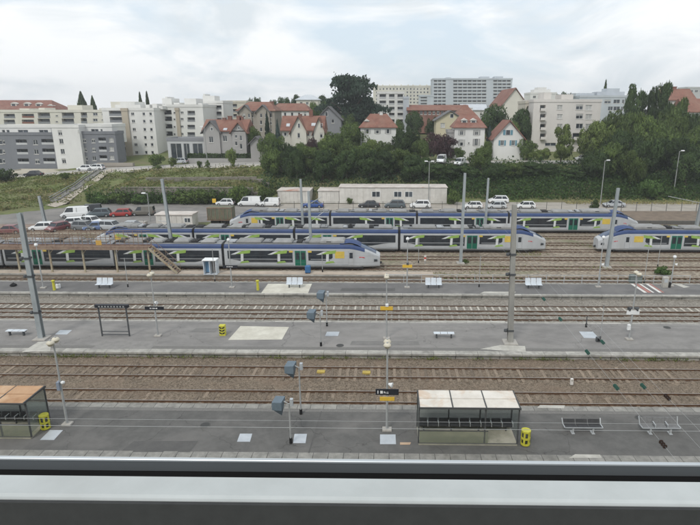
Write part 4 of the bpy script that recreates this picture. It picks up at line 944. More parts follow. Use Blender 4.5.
# freight wagon and other yard things
M_wag = mat('green brown wagon', (.16, .17, .12), (.11, .115, .085), scale=1.5, rough=.85, c3=(.2, .14, .09), s3=.7)
w0, w1 = PY(209.5, 215, 99).x, PY(233.5, 215, 99).x
t = thing('freight_wagon', 'old green brown freight wagon left of the rear train nose', 'wagon', (w0, 99, -.2)); W = w1 - w0; zt2 = PY(220, 206.5, 99).z + .2
b = MB(); b.box(0, W, -1.2, 1.2, .95, zt2); b.build('body', M_wag, t)
for k in range(7): b = MB(); x = W * k / 6; b.box(x - .05, x + .05, -1.27, -1.2, .95, zt2); b.build('stake', M_rust, t)
b = MB(); b.box(0, W, -1.29, -1.2, zt2 - .15, zt2 + .02); b.build('top_rail', M_rust, t)
b = MB(); b.box(-.2, W + .2, -1.1, 1.1, .7, .94); b.build('underframe', M_rust, t)
for x in (.8, 1.6, W - 1.6, W - .8):
    b = MB(); b.tube((x, -.8, .42), (x, .8, .42), .42, n=12); b.build('wheel', M_under, t)
t = thing('yellow_box', 'small yellow box sign at the roadside left of the white van', 'sign', P(214.5, 205, -.2)); b = MB(); b.bbox(-.4, .4, -.1, .1, .5, 1.4, .04); b.build('panel', M_yel, t)
for s in (-.25, .25): b = MB(); b.box(s - .04, s + .04, -.04, .04, 0, .5); b.build('leg', M_fpost, t)
b0 = P(145, 226, -.2)
for k, (bx, by) in enumerate(((133, 226.5), (138.5, 226), (144, 226.2))):
    t = thing('concrete_block', ['left', 'middle', 'right'][k] + ' of three concrete blocks beside the white site cabin', 'block', P(bx, by, -.2), 0, 'concrete blocks')
    b = MB(); b.bbox(-.5, .5, -.5, .5, 0, .9, .08); b.build('block', M_concf, t); b = MB(); b.tube((-.1, 0, .9), (.1, 0, .98), .04); b.build('lifting_eye', M_under, t)

# ---- street lamps
def street_lamp(bx, by, z, Y, top, label, twin=False, dirx=1):
    base = PY(bx, by, Y); base.z = z; h = PY(bx, top, Y).z - z
    t = thing('street_lamp', label, 'street lamp', base, 0, 'street lamps behind the yard')
    b = MB(); b.tube((0, 0, 0), (0, 0, h), .11, .07, 8); b.build('pole', mat('street lamp pole', (.3, .31, .3), rough=.6), t)
    for s in ((-1, 1) if twin else (dirx,)):
        b = MB(); b.tube((0, 0, h - .1), (s * .7, 0, h + .05), .05, n=6); b.build('arm', M_pole, t)
        b = MB(); b.bbox(s * .7 - .35, s * .7 + .35, -.18, .18, h - .02, h + .18, .06); b.build('lamp_head', M_white, t)
street_lamp(428.5, 200, -.2, 121, 161.5, 'double headed street lamp in front of the long white cabin', True)
street_lamp(600.5, 202, -.2, 121, 160.5, 'street lamp by the roadside left of the great tree mass')
street_lamp(674, 190, .2, 128, 151, 'street lamp among the trees at the right edge')
street_lamp(150.5, 222, -.2, 101, 193.5, 'short street lamp beside the white site cabin', False, -1)
street_lamp(208, 171, zg(-45, 139), 139, 127, 'slim street lamp in front of the stone house', False, -1)

# ================================================================== VEHICLES
M_cg = mat('car glass', (.03, .036, .042), (.02, .024, .03), scale=1, rough=.06, spec=.6); M_tyre = mat('tyre', (.02, .02, .02), rough=.9); M_hub = mat('wheel rim', (.4, .41, .42), rough=.4, metal=.5)
M_headl = mat('head lamp', (.7, .72, .74), rough=.15); M_taill = mat('tail lamp', (.35, .02, .02), rough=.3)
PAINT = {'white': (.74, .75, .75), 'silver': (.42, .44, .46), 'grey': (.17, .18, .19), 'dark': (.035, .038, .045), 'red': (.33, .035, .03), 'blue': (.03, .08, .27), 'maroon': (.20, .07, .075), 'slate': (.09, .115, .13), 'brown': (.14, .13, .11), 'palegrey': (.55, .57, .58), 'pale blue': (.14, .2, .36)}
def paint(c): return mat('paint ' + c, PAINT[c], tuple(v * .95 for v in PAINT[c]), scale=2, rough=.28, spec=.55)
SHAPES = {  # length, width, height, belt, stations (x, half-width factor, z top of lower body), cabin (x0 base, x0 roof, x1 roof, x1 base)
 'hatch': (4.1, 1.76, 1.48, .92, (0.95, 1.55, 3.55, 4.0)), 'sedan': (4.6, 1.80, 1.45, .92, (1.15, 1.85, 3.35, 4.1)),
 'suv': (4.5, 1.86, 1.66, 1.05, (1.05, 1.65, 3.95, 4.42)), 'van': (5.1, 1.95, 2.05, 1.15, (.75, 1.35, 4.9, 5.06)), 'smallvan': (4.4, 1.82, 1.85, 1.08, (.9, 1.5, 4.25, 4.38))}
def car_meshes(kind, color):
    Ln, Wd, H, belt, (c0, c1, c2, c3) = SHAPES[kind]; hw = Wd / 2; pm = paint(color)
    def sec(x, k, zt, zb=.22): return [(x, -hw * k * .92, zb), (x, -hw * k, zb + .2), (x, -hw * k, zt - .22), (x, -hw * k * .93, zt), (x, hw * k * .93, zt), (x, hw * k, zt - .22), (x, hw * k, zb + .2), (x, hw * k * .92, zb)]
    hood = belt - .12
    b = MB(); b.loft([sec(0, .80, .62, .32), sec(.12, .92, .74, .26), sec(.6, .98, hood, .22), sec(c0, 1, belt, .22), sec(Ln * .5, 1, belt + .01, .22), sec(Ln - .5, 1, belt + (.0 if kind != 'sedan' else -.02), .22), sec(Ln - .1, .95, belt - .05, .28), sec(Ln, .86, belt - .3, .34)], smooth=False)
    body = b.mesh('body', pm)
    def cs(x, k, z): return [(x, -hw * k, z), (x, hw * k, z)]
    b = MB(); b.hexa([(c0, -hw * .93, belt - .02), (c3, -hw * .93, belt - .02), (c3, hw * .93, belt - .02), (c0, hw * .93, belt - .02), (c1, -hw * .76, H - .05), (c2, -hw * .76, H - .05), (c2, hw * .76, H - .05), (c1, hw * .76, H - .05)])
    glass = b.mesh('windows', M_cg)
    b = MB(); b.bbox(c1 - .08, c2 + .06, -hw * .79, hw * .79, H - .06, H, .03); roof = b.mesh('roof', pm)
    def pill(x0, x1, x0t, x1t):
        q = MB()
        for s in (-1, 1): q.hexa([(x0, s * hw * .90, belt - .03), (x1, s * hw * .90, belt - .03), (x1, s * hw * .945, belt - .03), (x0, s * hw * .945, belt - .03), (x0t, s * hw * .72, H - .04), (x1t, s * hw * .72, H - .04), (x1t, s * hw * .785, H - .04), (x0t, s * hw * .785, H - .04)])
        return q
    mid = (c0 + c3) / 2 + .1
    pl = [pill(c0 - .03, c0 + .07, c1 - .03, c1 + .06), pill(mid, mid + .1, mid, mid + .09), pill(c3 - (.25 if 'van' not in kind else c3 * .52), c3 + .02, c2 - (.22 if 'van' not in kind else c2 * .50), c2 + .02)]
    pillars = [q.mesh('pillar', pm) for q in pl]
    w = MB(); w.tube((0, -.11, 0), (0, .11, 0), .32, n=14, smooth=False); wheel = w.mesh('wheel', M_tyre)
    w = MB(); w.tube((0, -.125, 0), (0, .125, 0), .19, n=10, smooth=False); rim = w.mesh('rim', M_hub)
    hl = MB().bbox(-.02, .1, -.2, .2, 0, .15, .03).mesh('headlight', M_headl); tl = MB().bbox(-.06, .03, -.12, .12, 0, .24, .02).mesh('tail_light', M_taill)
    bp = MB().bbox(-.06, .12, -hw * .78, hw * .78, .26, .46, .03).mesh('bumper', M_under)
    return dict(body=body, glass=glass, roof=roof, pillars=pillars, wheel=wheel, rim=rim, hl=hl, tl=tl, bp=bp)
def car(px, py, kind, color, label, heading=0.0, z=-.22, Y=None, cat='car', group='cars parked behind the yard'):
    """px, py: middle of the wheels' line in the picture; heading 0 = nose to the left"""
    p = P(px, py, z) if Y is None else PY(px, py, Y)
    if Y is not None: p.z = z
    Ln, Wd, H, belt, cc_ = SHAPES[kind]; m = cached(('car', kind, color), lambda: car_meshes(kind, color))
    off = Matrix.Rotation(heading, 3, 'Z') @ Vector((-Ln / 2, Wd / 2 if abs(heading) < .8 or abs(heading) > 2.3 else 0, 0))
    if abs(heading) > 2.3: off = Matrix.Rotation(heading, 3, 'Z') @ Vector((-Ln / 2, -Wd / 2, 0))
    t = thing('parked_van' if 'van' in kind else 'parked_car', label, cat, p + off, heading, group)
    link('body', m['body'], t); g = link('windows', m['glass'], t); link('roof', m['roof'], t)
    for q in m['pillars']: link('pillar', q, t)
    for x in (.78, Ln - .85):
        for s in (-1, 1): w = link('wheel', m['wheel'], t, (x, s * (Wd / 2 - .1), .32)); link('rim', m['rim'], w)
    for s in (-1, 1): link('headlight', m['hl'], t, (.06, s * Wd * .33, .58)); link('tail_light', m['tl'], t, (Ln - .04, s * Wd * .38, .62))
    link('bumper', m['bp'], t, (0, 0, 0)); link('bumper', m['bp'], t, (Ln - .06, 0, 0))
    return t
car(224.5, 206, 'hatch', 'white', 'small white car left of the white van behind the rear train')
car(249, 206.4, 'van', 'white', 'white panel van behind the left nose of the rear train', 0, cat='van')
car(269, 206.8, 'smallvan', 'white', 'white boxy people carrier right of the white van', 0, cat='van')
car(312.5, 208.2, 'sedan', 'blue', 'blue car in front of the gap between the white cabins')
car(369, 208, 'sedan', 'dark', 'black car in front of the left window of the long cabin')
car(395, 208.4, 'suv', 'slate', 'grey off-road car in front of the middle windows of the long cabin')
car(420.5, 208.6, 'suv', 'white', 'white off-road car with dark windows in front of the long cabin end')
car(414.5, 201.6, 'hatch', 'dark', 'dark car close to the cabin wall, behind the white off-road car', -math.pi)
car(473.5, 209, 'hatch', 'white', 'white car right of the tall grey mast, first of the white cars')
car(497.5, 209, 'hatch', 'palegrey', 'pale silver car second from the tall grey mast')
car(499, 203.6, 'suv', 'white', 'white car half hidden behind the pale silver car')
car(526.5, 209, 'hatch', 'white', 'white car right of the concrete mast top')
car(527.5, 199.4, 'hatch', 'silver', 'silver car facing the yard, in front of the brambles, left one', R(95))
car(541.5, 199.4, 'hatch', 'silver', 'silver car facing the yard, in front of the brambles, right one', R(87))
car(615.5, 207.6, 'sedan', 'silver', 'silver car on the road behind the right nose of the rear train')
g2 = 'cars in the left car park'
car(7, 234.5, 'sedan', 'maroon', 'dark red car at the left edge behind the gantry', R(8), group=g2)
car(41, 231.5, 'hatch', 'white', 'white car just left of the maroon car behind the gantry', R(12), group=g2)
car(58, 230.5, 'hatch', 'maroon', 'maroon grey car between two white cars behind the gantry', R(70), group=g2)
car(71, 227.5, 'suv', 'white', 'white car right of the maroon one, behind the dark grey car', R(20), group=g2)
car(88, 225, 'hatch', 'white', 'white car in the middle of the car park behind the dark grey car', R(160), group=g2)
car(74.5, 218, 'van', 'white', 'white van parked at the grassy bank in the car park', R(15), cat='van', group=g2)
car(89.5, 214, 'smallvan', 'dark', 'black van parked at the back of the car park', R(20), cat='van', group=g2)
car(98.5, 217.6, 'suv', 'slate', 'dark slate car beside the black van in the car park', R(18), group=g2)
car(120.5, 217, 'hatch', 'red', 'bright red car parked below the stone wall', R(12), group=g2)
car(142, 216, 'smallvan', 'brown', 'brown van with yellow marking left of the white site cabin', R(8), cat='van', group=g2)
car(82, 231.2, 'suv', 'grey', 'dark grey car nearest the gantry in the car park', R(170), group=g2)
car(95.5, 231, 'hatch', 'pale blue', 'pale blue car behind the gantry, right of the dark grey car', R(20), group=g2)
car(108, 231, 'suv', 'silver', 'silver car behind the gantry, right of the pale blue car', R(170), group=g2)
car(128, 230, 'sedan', 'silver', 'long silver car behind the right end of the gantry', R(5), group=g2)
def ped(px, py, Y): return PY(px, py, Y)
g3 = 'cars along the upper street'
car(32.5, 181, 'sedan', 'dark', 'black car in front of the grey apartment block at the left', z=zg(PY(32, 181, 138).x, 138) + .1, Y=138, group=g3)
car(84.5, 174, 'hatch', 'white', 'white car at the top of the path, left of a twin white car', z=street_z(-78) + .1, Y=141, group=g3)
car(95.5, 174, 'hatch', 'white', 'white car at the top of the path, right of a twin white car', z=street_z(-75) + .1, Y=141, group=g3)
car(178.5, 160, 'hatch', 'silver', 'silver car in front of the glazed shop', z=street_z(-52) + .1, Y=147, group=g3)
car(585, 149, 'hatch', 'white', 'white car in front of the pink apartment block', z=street_z(60) + .1, Y=147, group=g3)
for px, cl in ((312, 'white'), (322, 'palegrey'), (334, 'white'), (347, 'palegrey')):
    car(px, 160, 'hatch', cl, {312: 'leftmost white car glimpsed through the trees on the street', 322: 'pale grey car glimpsed through the trees, second from left', 334: 'white car glimpsed through the trees, third from left', 347: 'pale grey car glimpsed through the trees, rightmost'}[px], z=street_z(0) + .1, Y=143, group=g3)
car(441.5, 161, 'van', 'white', 'white van above the hedge left of the white house', R(75), z=street_z(15) + .1, Y=140.5, cat='van', group=g3)
car(460, 163, 'smallvan', 'white', 'white rounded van above the hedge below the white house', R(60), z=street_z(15) - .4, Y=139.5, cat='van', group=g3)

# ================================================================== BUILDINGS
def bm_(name, c, c3=None, **k): return mat(name, c, tuple(v * .9 for v in c), scale=.25, rough=.9, c3=c3 or tuple(v * .82 for v in c), s3=.12, f3=(.5, .8), world_pos=True, stretch=(1, 1, .5), **k)
M_bwhite = bm_('render white', (.68, .675, .65)); M_bcream = bm_('render cream', (.62, .60, .53)); M_bbeige = bm_('render beige', (.52, .485, .41)); M_btan = bm_('render tan', (.42, .37, .295))
M_bgrey = bm_('render grey', (.19, .198, .215)); M_bpink = bm_('render pink', (.62, .59, .555)); M_bblue = bm_('render pale blue', (.47, .505, .54)); M_bstone = bm_('stone rubble', (.32, .29, .25)); M_byel = bm_('render yellow', (.55, .50, .36)); M_bhouse = bm_('house grey', (.345, .335, .325)); M_bslate = bm_('slate render', (.235, .24, .255)); M_bconc = bm_('pale concrete', (.47, .48, .48))
M_tile = mat('red roof tile', (.235, .112, .082), (.17, .082, .062), scale=.8, rough=.9, c3=(.24, .14, .105), s3=.35, f3=(.45, .7), world_pos=True, bump=.5, bscale=5)
M_tiled = mat('brown red tile', (.24, .115, .088), (.175, .085, .066), scale=.8, rough=.9, c3=(.25, .15, .12), s3=.3, world_pos=True, bump=.5, bscale=5)
M_zinc = mat('zinc roof', (.52, .55, .58), (.44, .47, .50), scale=.6, rough=.6, world_pos=True); M_slate = mat('slate roof', (.15, .145, .145), (.11, .108, .11), scale=.8, rough=.85, world_pos=True)
M_flat = mat('gravel flat roof', (.40, .39, .37), (.33, .32, .30), scale=.5, rough=.95, world_pos=True)
M_shut = mat('shutter grey', (.42, .42, .40), (.34, .34, .33), scale=1, rough=.8, objrand=.2); M_shutb = mat('shutter blue', (.12, .26, .33), rough=.7); M_shutr = mat('shutter brown', (.24, .13, .09), rough=.8)
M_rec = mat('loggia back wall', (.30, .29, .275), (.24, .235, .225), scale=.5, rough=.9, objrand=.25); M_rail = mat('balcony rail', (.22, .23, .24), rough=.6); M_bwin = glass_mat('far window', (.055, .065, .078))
M_trim = mat('window surround', (.60, .58, .54), rough=.8)

class Bld:
    """a building whose front stands at depth Y; everything is given by where it is seen in the picture"""
    def __init__(s, name, label, x0, x1, yt, yb, Y, wallm, depth=10.0, cat='building', base=None, group=None):
        a, c = PY((x0), (yt + yb) / 2, Y), PY(x1, (yt + yb) / 2, Y)
        s.Y, s.x0, s.W = Y, a.x, c.x - a.x
        xm = (x0 + x1) / 2
        s.zt = PY(xm, yt, Y).z; s.zb = PY(xm, yb, Y).z if base is None else base
        s.H = s.zt - s.zb; s.D = depth; s.wm = wallm; s.holes = []
        s.t = thing(name, label, cat, (a.x, Y, s.zb), 0, group)
    def uv(s, x, y): p = PY(x, y, s.Y); return p.x - s.x0, p.z - s.zb
    def rect(s, x0, y0, x1, y1):
        ym, xm = (y0 + y1) / 2, (x0 + x1) / 2
        u0, u1 = s.uv(x0, ym)[0], s.uv(x1, ym)[0]; v0, v1 = s.uv(xm, y1)[1], s.uv(xm, y0)[1]
        return u0, v0, u1, v1
    def win(s, x0, y0, x1, y1, kind='win', **k):
        r = s.rect(x0, y0, x1, y1); return s.winuv(*r, kind=kind, **k)
    def winuv(s, u0, v0, u1, v1, kind='win', **k):
        u0, u1 = max(.12, u0), min(s.W - .12, u1); v0, v1 = max(.06, v0), min(s.H - .12, v1)
        if u1 - u0 < .15 or v1 - v0 < .15: return
        for h in s.holes:
            if u0 < h[2] + .05 and u1 > h[0] - .05 and v0 < h[3] + .05 and v1 > h[1] - .05: return
        s.holes.append((u0, v0, u1, v1, kind, k))
    def grid(s, xs0, ys0, w, h, kind='win', **k):
        for y in ys0:
            for x in xs0: s.win(x, y, x + w, y + h, kind, **k)
    def finish(s, roof='flat', **rk):
        W, H, D, t = s.W, s.H, s.D, s.t
        us = sorted({0, W} | {h[0] for h in s.holes} | {h[2] for h in s.holes}); vs_ = sorted({0, H} | {h[1] for h in s.holes} | {h[3] for h in s.holes})
        b = MB()
        for i in range(len(us) - 1):
            for j in range(len(vs_) - 1):
                um, vm = (us[i] + us[i + 1]) / 2, (vs_[j] + vs_[j + 1]) / 2
                if any(h[0] < um < h[2] and h[1] < vm < h[3] for h in s.holes): continue
                b.quad((us[i], 0, vs_[j]), (us[i + 1], 0, vs_[j]), (us[i + 1], 0, vs_[j + 1]), (us[i], 0, vs_[j + 1]))
        b.quad((0, D, -3), (0, 0, -3), (0, 0, H), (0, D, H)); b.quad((W, 0, -3), (W, D, -3), (W, D, H), (W, 0, H)); b.quad((W, D, -3), (0, D, -3), (0, D, H), (W, D, H)); b.quad((0, 0, -3), (W, 0, -3), (W, 0, 0), (0, 0, 0))
        if roof == 'flat': b.quad((0, 0, H), (W, 0, H), (W, D, H), (0, D, H))
        for (u0, v0, u1, v1, kind, k) in s.holes:
            d = 1.3 if kind == 'log' else k.get('d', .22)
            b.quad((u0, 0, v0), (u0, d, v0), (u0, d, v1), (u0, 0, v1)); b.quad((u1, d, v0), (u1, 0, v0), (u1, 0, v1), (u1, d, v1))
            b.quad((u0, 0, v0), (u1, 0, v0), (u1, d, v0), (u0, d, v0)); b.quad((u0, d, v1), (u1, d, v1), (u1, 0, v1), (u0, 0, v1))
        b.build('wall', s.wm, t)
        for (u0, v0, u1, v1, kind, k) in s.holes:
            w, h = u1 - u0, v1 - v0
            if kind in ('win', 'shut', 'dark'):
                def mk(w=w, h=h):
                    q = MB(); f = .07
                    q.box(0, w, .10, .2, 0, f); q.box(0, w, .10, .2, h - f, h); q.box(0, f, .10, .2, f, h - f); q.box(w - f, w, .10, .2, f, h - f)
                    if w > .9: q.box(w / 2 - .035, w / 2 + .035, .11, .2, f, h - f)
                    return q.mesh('window', M_wframe)
                key = (round(w, 1), round(h, 1)); 
                f = link('window', cached(('win',) + key, mk), t, (u0, 0, v0))
                q = MB(); q.box(0, w, .19, .22, 0, h); pn = link('pane', cached(('pane', kind) + key, lambda: q.mesh('pane', M_bwin if kind != 'shut' else M_shut)), f)
                if kind == 'win' and random.random() < .35 and h > 1:
                    q = MB(); hh = h * random.uniform(.25, .6); q.box(.05, w - .05, .06, .10, h - hh, h); q.build('blind', M_shut, f)
                if k.get('sill', True): q = MB(); q.box(-.1, w + .1, -.1, .1, -.12, -.0); q.build('sill', M_trim, f)
                if k.get('shutters'):
                    for sx in (-1, 1):
                        q = MB(); a = -w * .5 - .06 if sx < 0 else w + .06; q.box(a, a + w * .5, -.06, -.005, 0, h); q.build('shutter', k['shutters'], f)
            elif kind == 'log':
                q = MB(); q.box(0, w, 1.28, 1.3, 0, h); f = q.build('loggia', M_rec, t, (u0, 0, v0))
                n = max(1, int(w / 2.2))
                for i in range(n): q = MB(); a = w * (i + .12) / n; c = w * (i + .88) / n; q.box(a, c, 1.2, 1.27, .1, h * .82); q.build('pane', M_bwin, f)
                rm = k.get('rail', M_rail); q = MB(); q.box(.0, w, k.get('out', -.05), k.get('out', -.05) + .06, .02, min(1.0, h * .42)); q.build('balustrade', rm, f)
                if k.get('out', -.05) < -.2: q = MB(); q.box(-.0, w, k['out'], -.005, -.15, .0); q.build('slab', s.wm, f)
        if roof == 'flat':
            q = MB(); q.box(-.12, W + .12, -.15, -.004, H - .45, H + .35); q.box(-.12, -.003, -.004, D + .1, H - .45, H + .35); q.box(W + .003, W + .12, -.004, D + .1, H - .45, H + .35); q.box(-.003, W + .003, D + .003, D + .1, H - .4, H + .35); q.build('parapet', rk.get('pm', s.wm), t)
            for ti, (bx0, bx1, by) in enumerate(rk.get('tops', ())):
                u0, u1 = s.uv(bx0, by)[0], s.uv(bx1, by)[0]; v = s.uv(bx0, by)[1]; q = MB(); q.box(u0, u1, D * .3 + ti * .13, D * .8 - ti * .11, H - .02 * ti, v); q.build('roof_house', s.wm, t)
        elif roof == 'hip':
            e = .5; rz = s.uv(0, rk['ytop'])[1]; ins = rk.get('ins', .32) * W
            q = MB(); a = [(-e, -e, H), (W + e, -e, H), (W + e, D + e, H), (-e, D + e, H)]; r0, r1 = (ins, D / 2, rz), (W - ins, D / 2, rz)
            q.add(a + [r0, r1], [(0, 1, 5, 4), (1, 2, 5), (2, 3, 4, 5), (3, 0, 4)]); q.add([(p[0], p[1], p[2] - .18) for p in a] + a, [(3, 2, 1, 0), (0, 1, 5, 4), (1, 2, 6, 5), (2, 3, 7, 6), (3, 0, 4, 7)]); ro = q.build('roof', rk.get('rm', M_tile), t); s.roof_deco(ro, rk, rz)
        elif roof == 'side':       # ridge runs along the front
            e = .5; rz = s.uv(0, rk['ytop'])[1]
            q = MB(); q.loft([[(x, -e, H - .15), (x, -e, H + .08), (x, D / 2, rz), (x, D + e, H + .08), (x, D + e, H - .15)] for x in (-e, W + e)]); ro = q.build('roof', rk.get('rm', M_tile), t); s.roof_deco(ro, rk, rz)
        elif roof == 'gable':      # gable faces the camera
            e = .6; rz = s.uv(0, rk['ytop'])[1]
            q = MB(); q.add([(0, 0, H), (W, 0, H), (W / 2, 0, rz - .25)], [(0, 1, 2)]); q.build('gable', s.wm, t); q = MB(); q.add([(0, D, H), (W / 2, D, rz - .25), (W, D, H)], [(0, 1, 2)]); q.build('gable', s.wm, t)
            sl = (rz - H) / (W / 2)
            q = MB(); q.loft([[(-e, y, H - sl * e - .05), (W / 2, y, rz - .05), (W + e, y, H - sl * e - .05), (W + e, y, H - sl * e + .22), (W / 2, y, rz + .22), (-e, y, H - sl * e + .22)] for y in (-.6, D + .5)]); ro = q.build('roof', rk.get('rm', M_tile), t); s.roof_deco(ro, rk, rz)
            for (wx0, wy0, wx1, wy1) in rk.get('gwin', ()):
                u0, v0, u1, v1 = s.rect(wx0, wy0, wx1, wy1); q = MB(); q.box(u0 - .1, u1 + .1, -.08, -.01, v0 - .1, v1 + .1); f = q.build('window', M_wframe, t); q = MB(); q.box(u0, u1, -.1, -.081, v0, v1); q.build('pane', M_bwin, f)
                if rk.get('gsh'):
                    for (a, c) in ((u0 - .1 - (u1 - u0) * .6, u0 - .11), (u1 + .11, u1 + .1 + (u1 - u0) * .6)): q = MB(); q.box(a, c, -.07, -.01, v0, v1); q.build('shutter', rk['gsh'], f)
        return t
    def roof_deco(s, ro, rk, rz):
        for (cx, cy0, cw) in rk.get('chim', ()):
            u, v = s.uv(cx, cy0); q = MB(); q.box(u - cw / 2, u + cw / 2, s.D / 2 - .45, s.D / 2 + .45, v - 2.6, v); q.box(u - cw / 2 - .08, u + cw / 2 + .08, s.D / 2 - .55, s.D / 2 + .55, v, v + .15); q.build('chimney', M_bwhite if not rk.get('cm') else rk['cm'], ro)
        for (dx, dy, dw) in rk.get('dorm', ()):
            u, v = s.uv(dx, dy); w = dw; q = MB(); yy = s.D * .16
            q.box(u - w / 2, u + w / 2, yy, yy + 2.2, v - 1.0, v + .35); q.loft([[(u - w / 2 - .2, y, v + .355), (u + w / 2 + .2, y, v + .355), (u, y, v + .95)] for y in (yy - .2, yy + 2.3)]); d = q.build('dormer', M_trim, ro); q = MB(); q.box(u - w * .3, u + w * .3, yy - .04, yy - .005, v - .6, v + .25); q.build('dormer_pane', M_bwin, d)
        for (sx, sy, sw) in rk.get('sky', ()):
            u, v = s.uv(sx, sy); fr = (v - s.H) / max(.1, rz - s.H); y = -.5 + (s.D / 2 + .5) * fr; sl = (rz - s.H) / (s.D / 2 + .5); q = MB()
            q.hexa([(u - sw / 2, y - .4, v - .4 * sl + .05), (u + sw / 2, y - .4, v - .4 * sl + .05), (u + sw / 2, y + .4, v + .4 * sl + .05), (u - sw / 2, y + .4, v + .4 * sl + .05), (u - sw / 2, y - .42, v - .4 * sl + .17), (u + sw / 2, y - .42, v - .4 * sl + .17), (u + sw / 2, y + .38, v + .4 * sl + .17), (u - sw / 2, y + .38, v + .4 * sl + .17)]); q.build('skylight', M_zinc, ro)

# ---- left: modern grey and white apartments
YA = 153.0
B = Bld('apartment_building', 'modern dark grey apartment block with loggias at the left edge', -12, 57.5, 133.5, 178, YA, M_bgrey, 12, group='apartment buildings')
for i, y in enumerate((139.5, 149, 158.5)):
    B.win(-6, y, 2, y + 5); B.win(2.5, y + .5, 4.8, y + 4.5)
    B.win(16 + i, y, 27 + i, y + 5.4, 'log', rail=M_bconc); B.win(33 + i, y + .3, 37.5 + i, y + 5.2); B.win(41.5 + i, y - .4, 54 + i * .6, y + 5.2, 'log', rail=M_bconc)
B.win(12, 169.5, 20, 172, 'dark'); B.win(34, 169.3, 42, 171.8, 'dark'); B.finish()
B = Bld('apartment_building', 'white set back top floor above the dark grey block', -12, 51, 126.2, 133.4, YA + 2.5, M_bwhite, 8, group='apartment buildings')
for x in (2, 6.5): B.win(x, 129.8, x + 3, 133)
B.win(18, 129.8, 28, 133.1); B.win(39, 129.8, 48, 133.1); B.win(-8, 129.8, -2, 133); B.finish()
B = Bld('apartment_building', 'white stair tower with one column of windows between grey blocks', 55, 82, 126, 176, YA - .8, M_bwhite, 13, group='apartment buildings')
for i, y in enumerate((130.3, 138.8, 149, 158.4)): B.win(58 + i * 1.3, y, 62 + i * 1.3, y + 5)
B.win(78, 130, 80.2, 132.5); B.win(56, 168.8, 72, 173.5, 'dark', d=1.0); B.finish()
B = Bld('apartment_building', 'dark grey block right of the white stair tower', 81, 117, 132.5, 168, YA + .4, M_bgrey, 5, group='apartment buildings')
for i, y in enumerate((138.6, 147.6, 156.3)):
    B.win(82.5 + i * .8, y, 86 + i * .8, y + 4); B.win(91.5 + i * .5, y, 95 + i * .5, y + 4.2); B.win(98.5 + i * .6, y - 1, 106 + i * .6, y + 4.2, 'log', rail=M_bconc); B.win(109 + i * .3, y - .8, 113.5 + i * .3, y + 3.5, 'shut')
B.finish()
B = Bld('apartment_building', 'white upper floor set back above the right grey block', 80, 112, 125.3, 132.4, YA + 2.5, M_bwhite, 8, group='apartment buildings')
B.win(91, 129, 98.5, 132); B.win(100.5, 129, 102.5, 132); B.finish()
B = Bld('garage_wall', 'low beige garage wall in front of the grey apartments', 10, 60, 172, 184, YA - 6, M_bbeige, 5, cat='garage')
B.win(36, 174.8, 44, 179, 'dark'); B.win(16, 174.5, 26, 176.4, 'dark'); B.finish()
B = Bld('garage_wall', 'low stone garden wall right of the grey apartments', 98, 133, 164.3, 171, YA - 5, M_bstone, 1.0, cat='wall'); B.finish()
# ---- beige slabs behind
YB = 186.0
B = Bld('apartment_building', 'long beige block behind the grey apartments with dark loggias', -14, 132, 110.8, 150, YB, M_bcream, 14, group='apartment buildings')
for y in (112.8, 118.6): 
    B.win(38, y, 50, y + 5.2, 'log'); B.win(62, y, 74, y + 5.2, 'log'); B.win(81, y - .5, 87, y + 4.8, 'log'); B.win(93, y, 97.5, y + 2.8); B.win(101.5, y + .8, 103, y + 2); B.win(55.5, y + 2.5, 58, y + 3.8); B.win(4, y + 1, 15, y + 5.5, 'log'); B.win(22, y + 1, 34, y + 5, 'log', rail=M_tiled)
B.finish(tops=((60, 75, 105), (104, 130, 101.5), (92, 98, 108), (30, 36, 107.8), (10, 20, 108.4)))
B = Bld('apartment_building', 'tall cream block with a dark loggia stack and tan strip', 105.5, 156.5, 109, 166, 168, M_bwhite, 14, group='apartment buildings')
for i, y in enumerate((110.5, 117, 124.5, 132.4, 140, 146.6)): B.win(109 + i * .9, y, 122.5 + i * .8, y + 5.4, 'log')
for i, y in enumerate((112.5, 119.8, 128, 136, 143.2, 151)): B.win(131 + i * .8, y, 134.2 + i * .8, y + 3, 'win'); B.win(142.5 + i * .5, y, 145 + i * .5, y + 3); B.win(149.3 + i * .4, y, 151.8 + i * .4, y + 3)
B.finish(pm=M_bwhite, tops=((108, 134, 104.5), (113, 128, 101.8), (139, 143, 104.5), (145.5, 150.5, 103.5), (152, 156, 106)))
B = Bld('stair_tower', 'narrow tan wall strip on the tall cream block', 124.3, 130.5, 109.4, 166, 167.5, M_btan, 2, cat='building', group='apartment buildings'); B.finish()
B = Bld('apartment_building', 'pale block with stacked balconies right of the tall cream block', 153, 205, 105.5, 166, 176, M_bwhite, 14, group='apartment buildings')
for i, y in enumerate((110, 116.5, 124, 131.4)): B.win(164.3 + i * .6, y, 171.5 + i * .4, y + 4.4, 'log', rail=M_under); B.win(180.5, y + 1.5, 183.5, y + 3.8); B.win(187.5, y + .8, 195, y + 5.2, 'log'); B.win(173.5, y + 2, 175.5, y + 3.8)
for y in (143, 150, 156): B.win(166, y, 169, y + 3); B.win(158, y, 160.5, y + 3)
B.finish(tops=((156.5, 166, 98), (179, 191, 98.2), (168, 174, 102.5), (193, 197, 103), (159, 161, 96.4)))
B = Bld('stair_tower', 'tan strip beside the stacked balconies', 176.5, 180, 109, 140, 175.6, M_btan, 2, cat='building', group='apartment buildings'); B.finish()
B = Bld('apartment_building', 'white block with two balcony columns behind the stone house', 194, 224.5, 101.8, 150, 190, M_bwhite, 12, group='apartment buildings')
for y in (104.8, 111, 117.6, 124, 130): B.win(203, y, 209.5, y + 4.4, 'log'); B.win(215, y + .6, 221.5, y + 4.6, 'log'); B.win(196.5, y + 1.5, 199, y + 4)
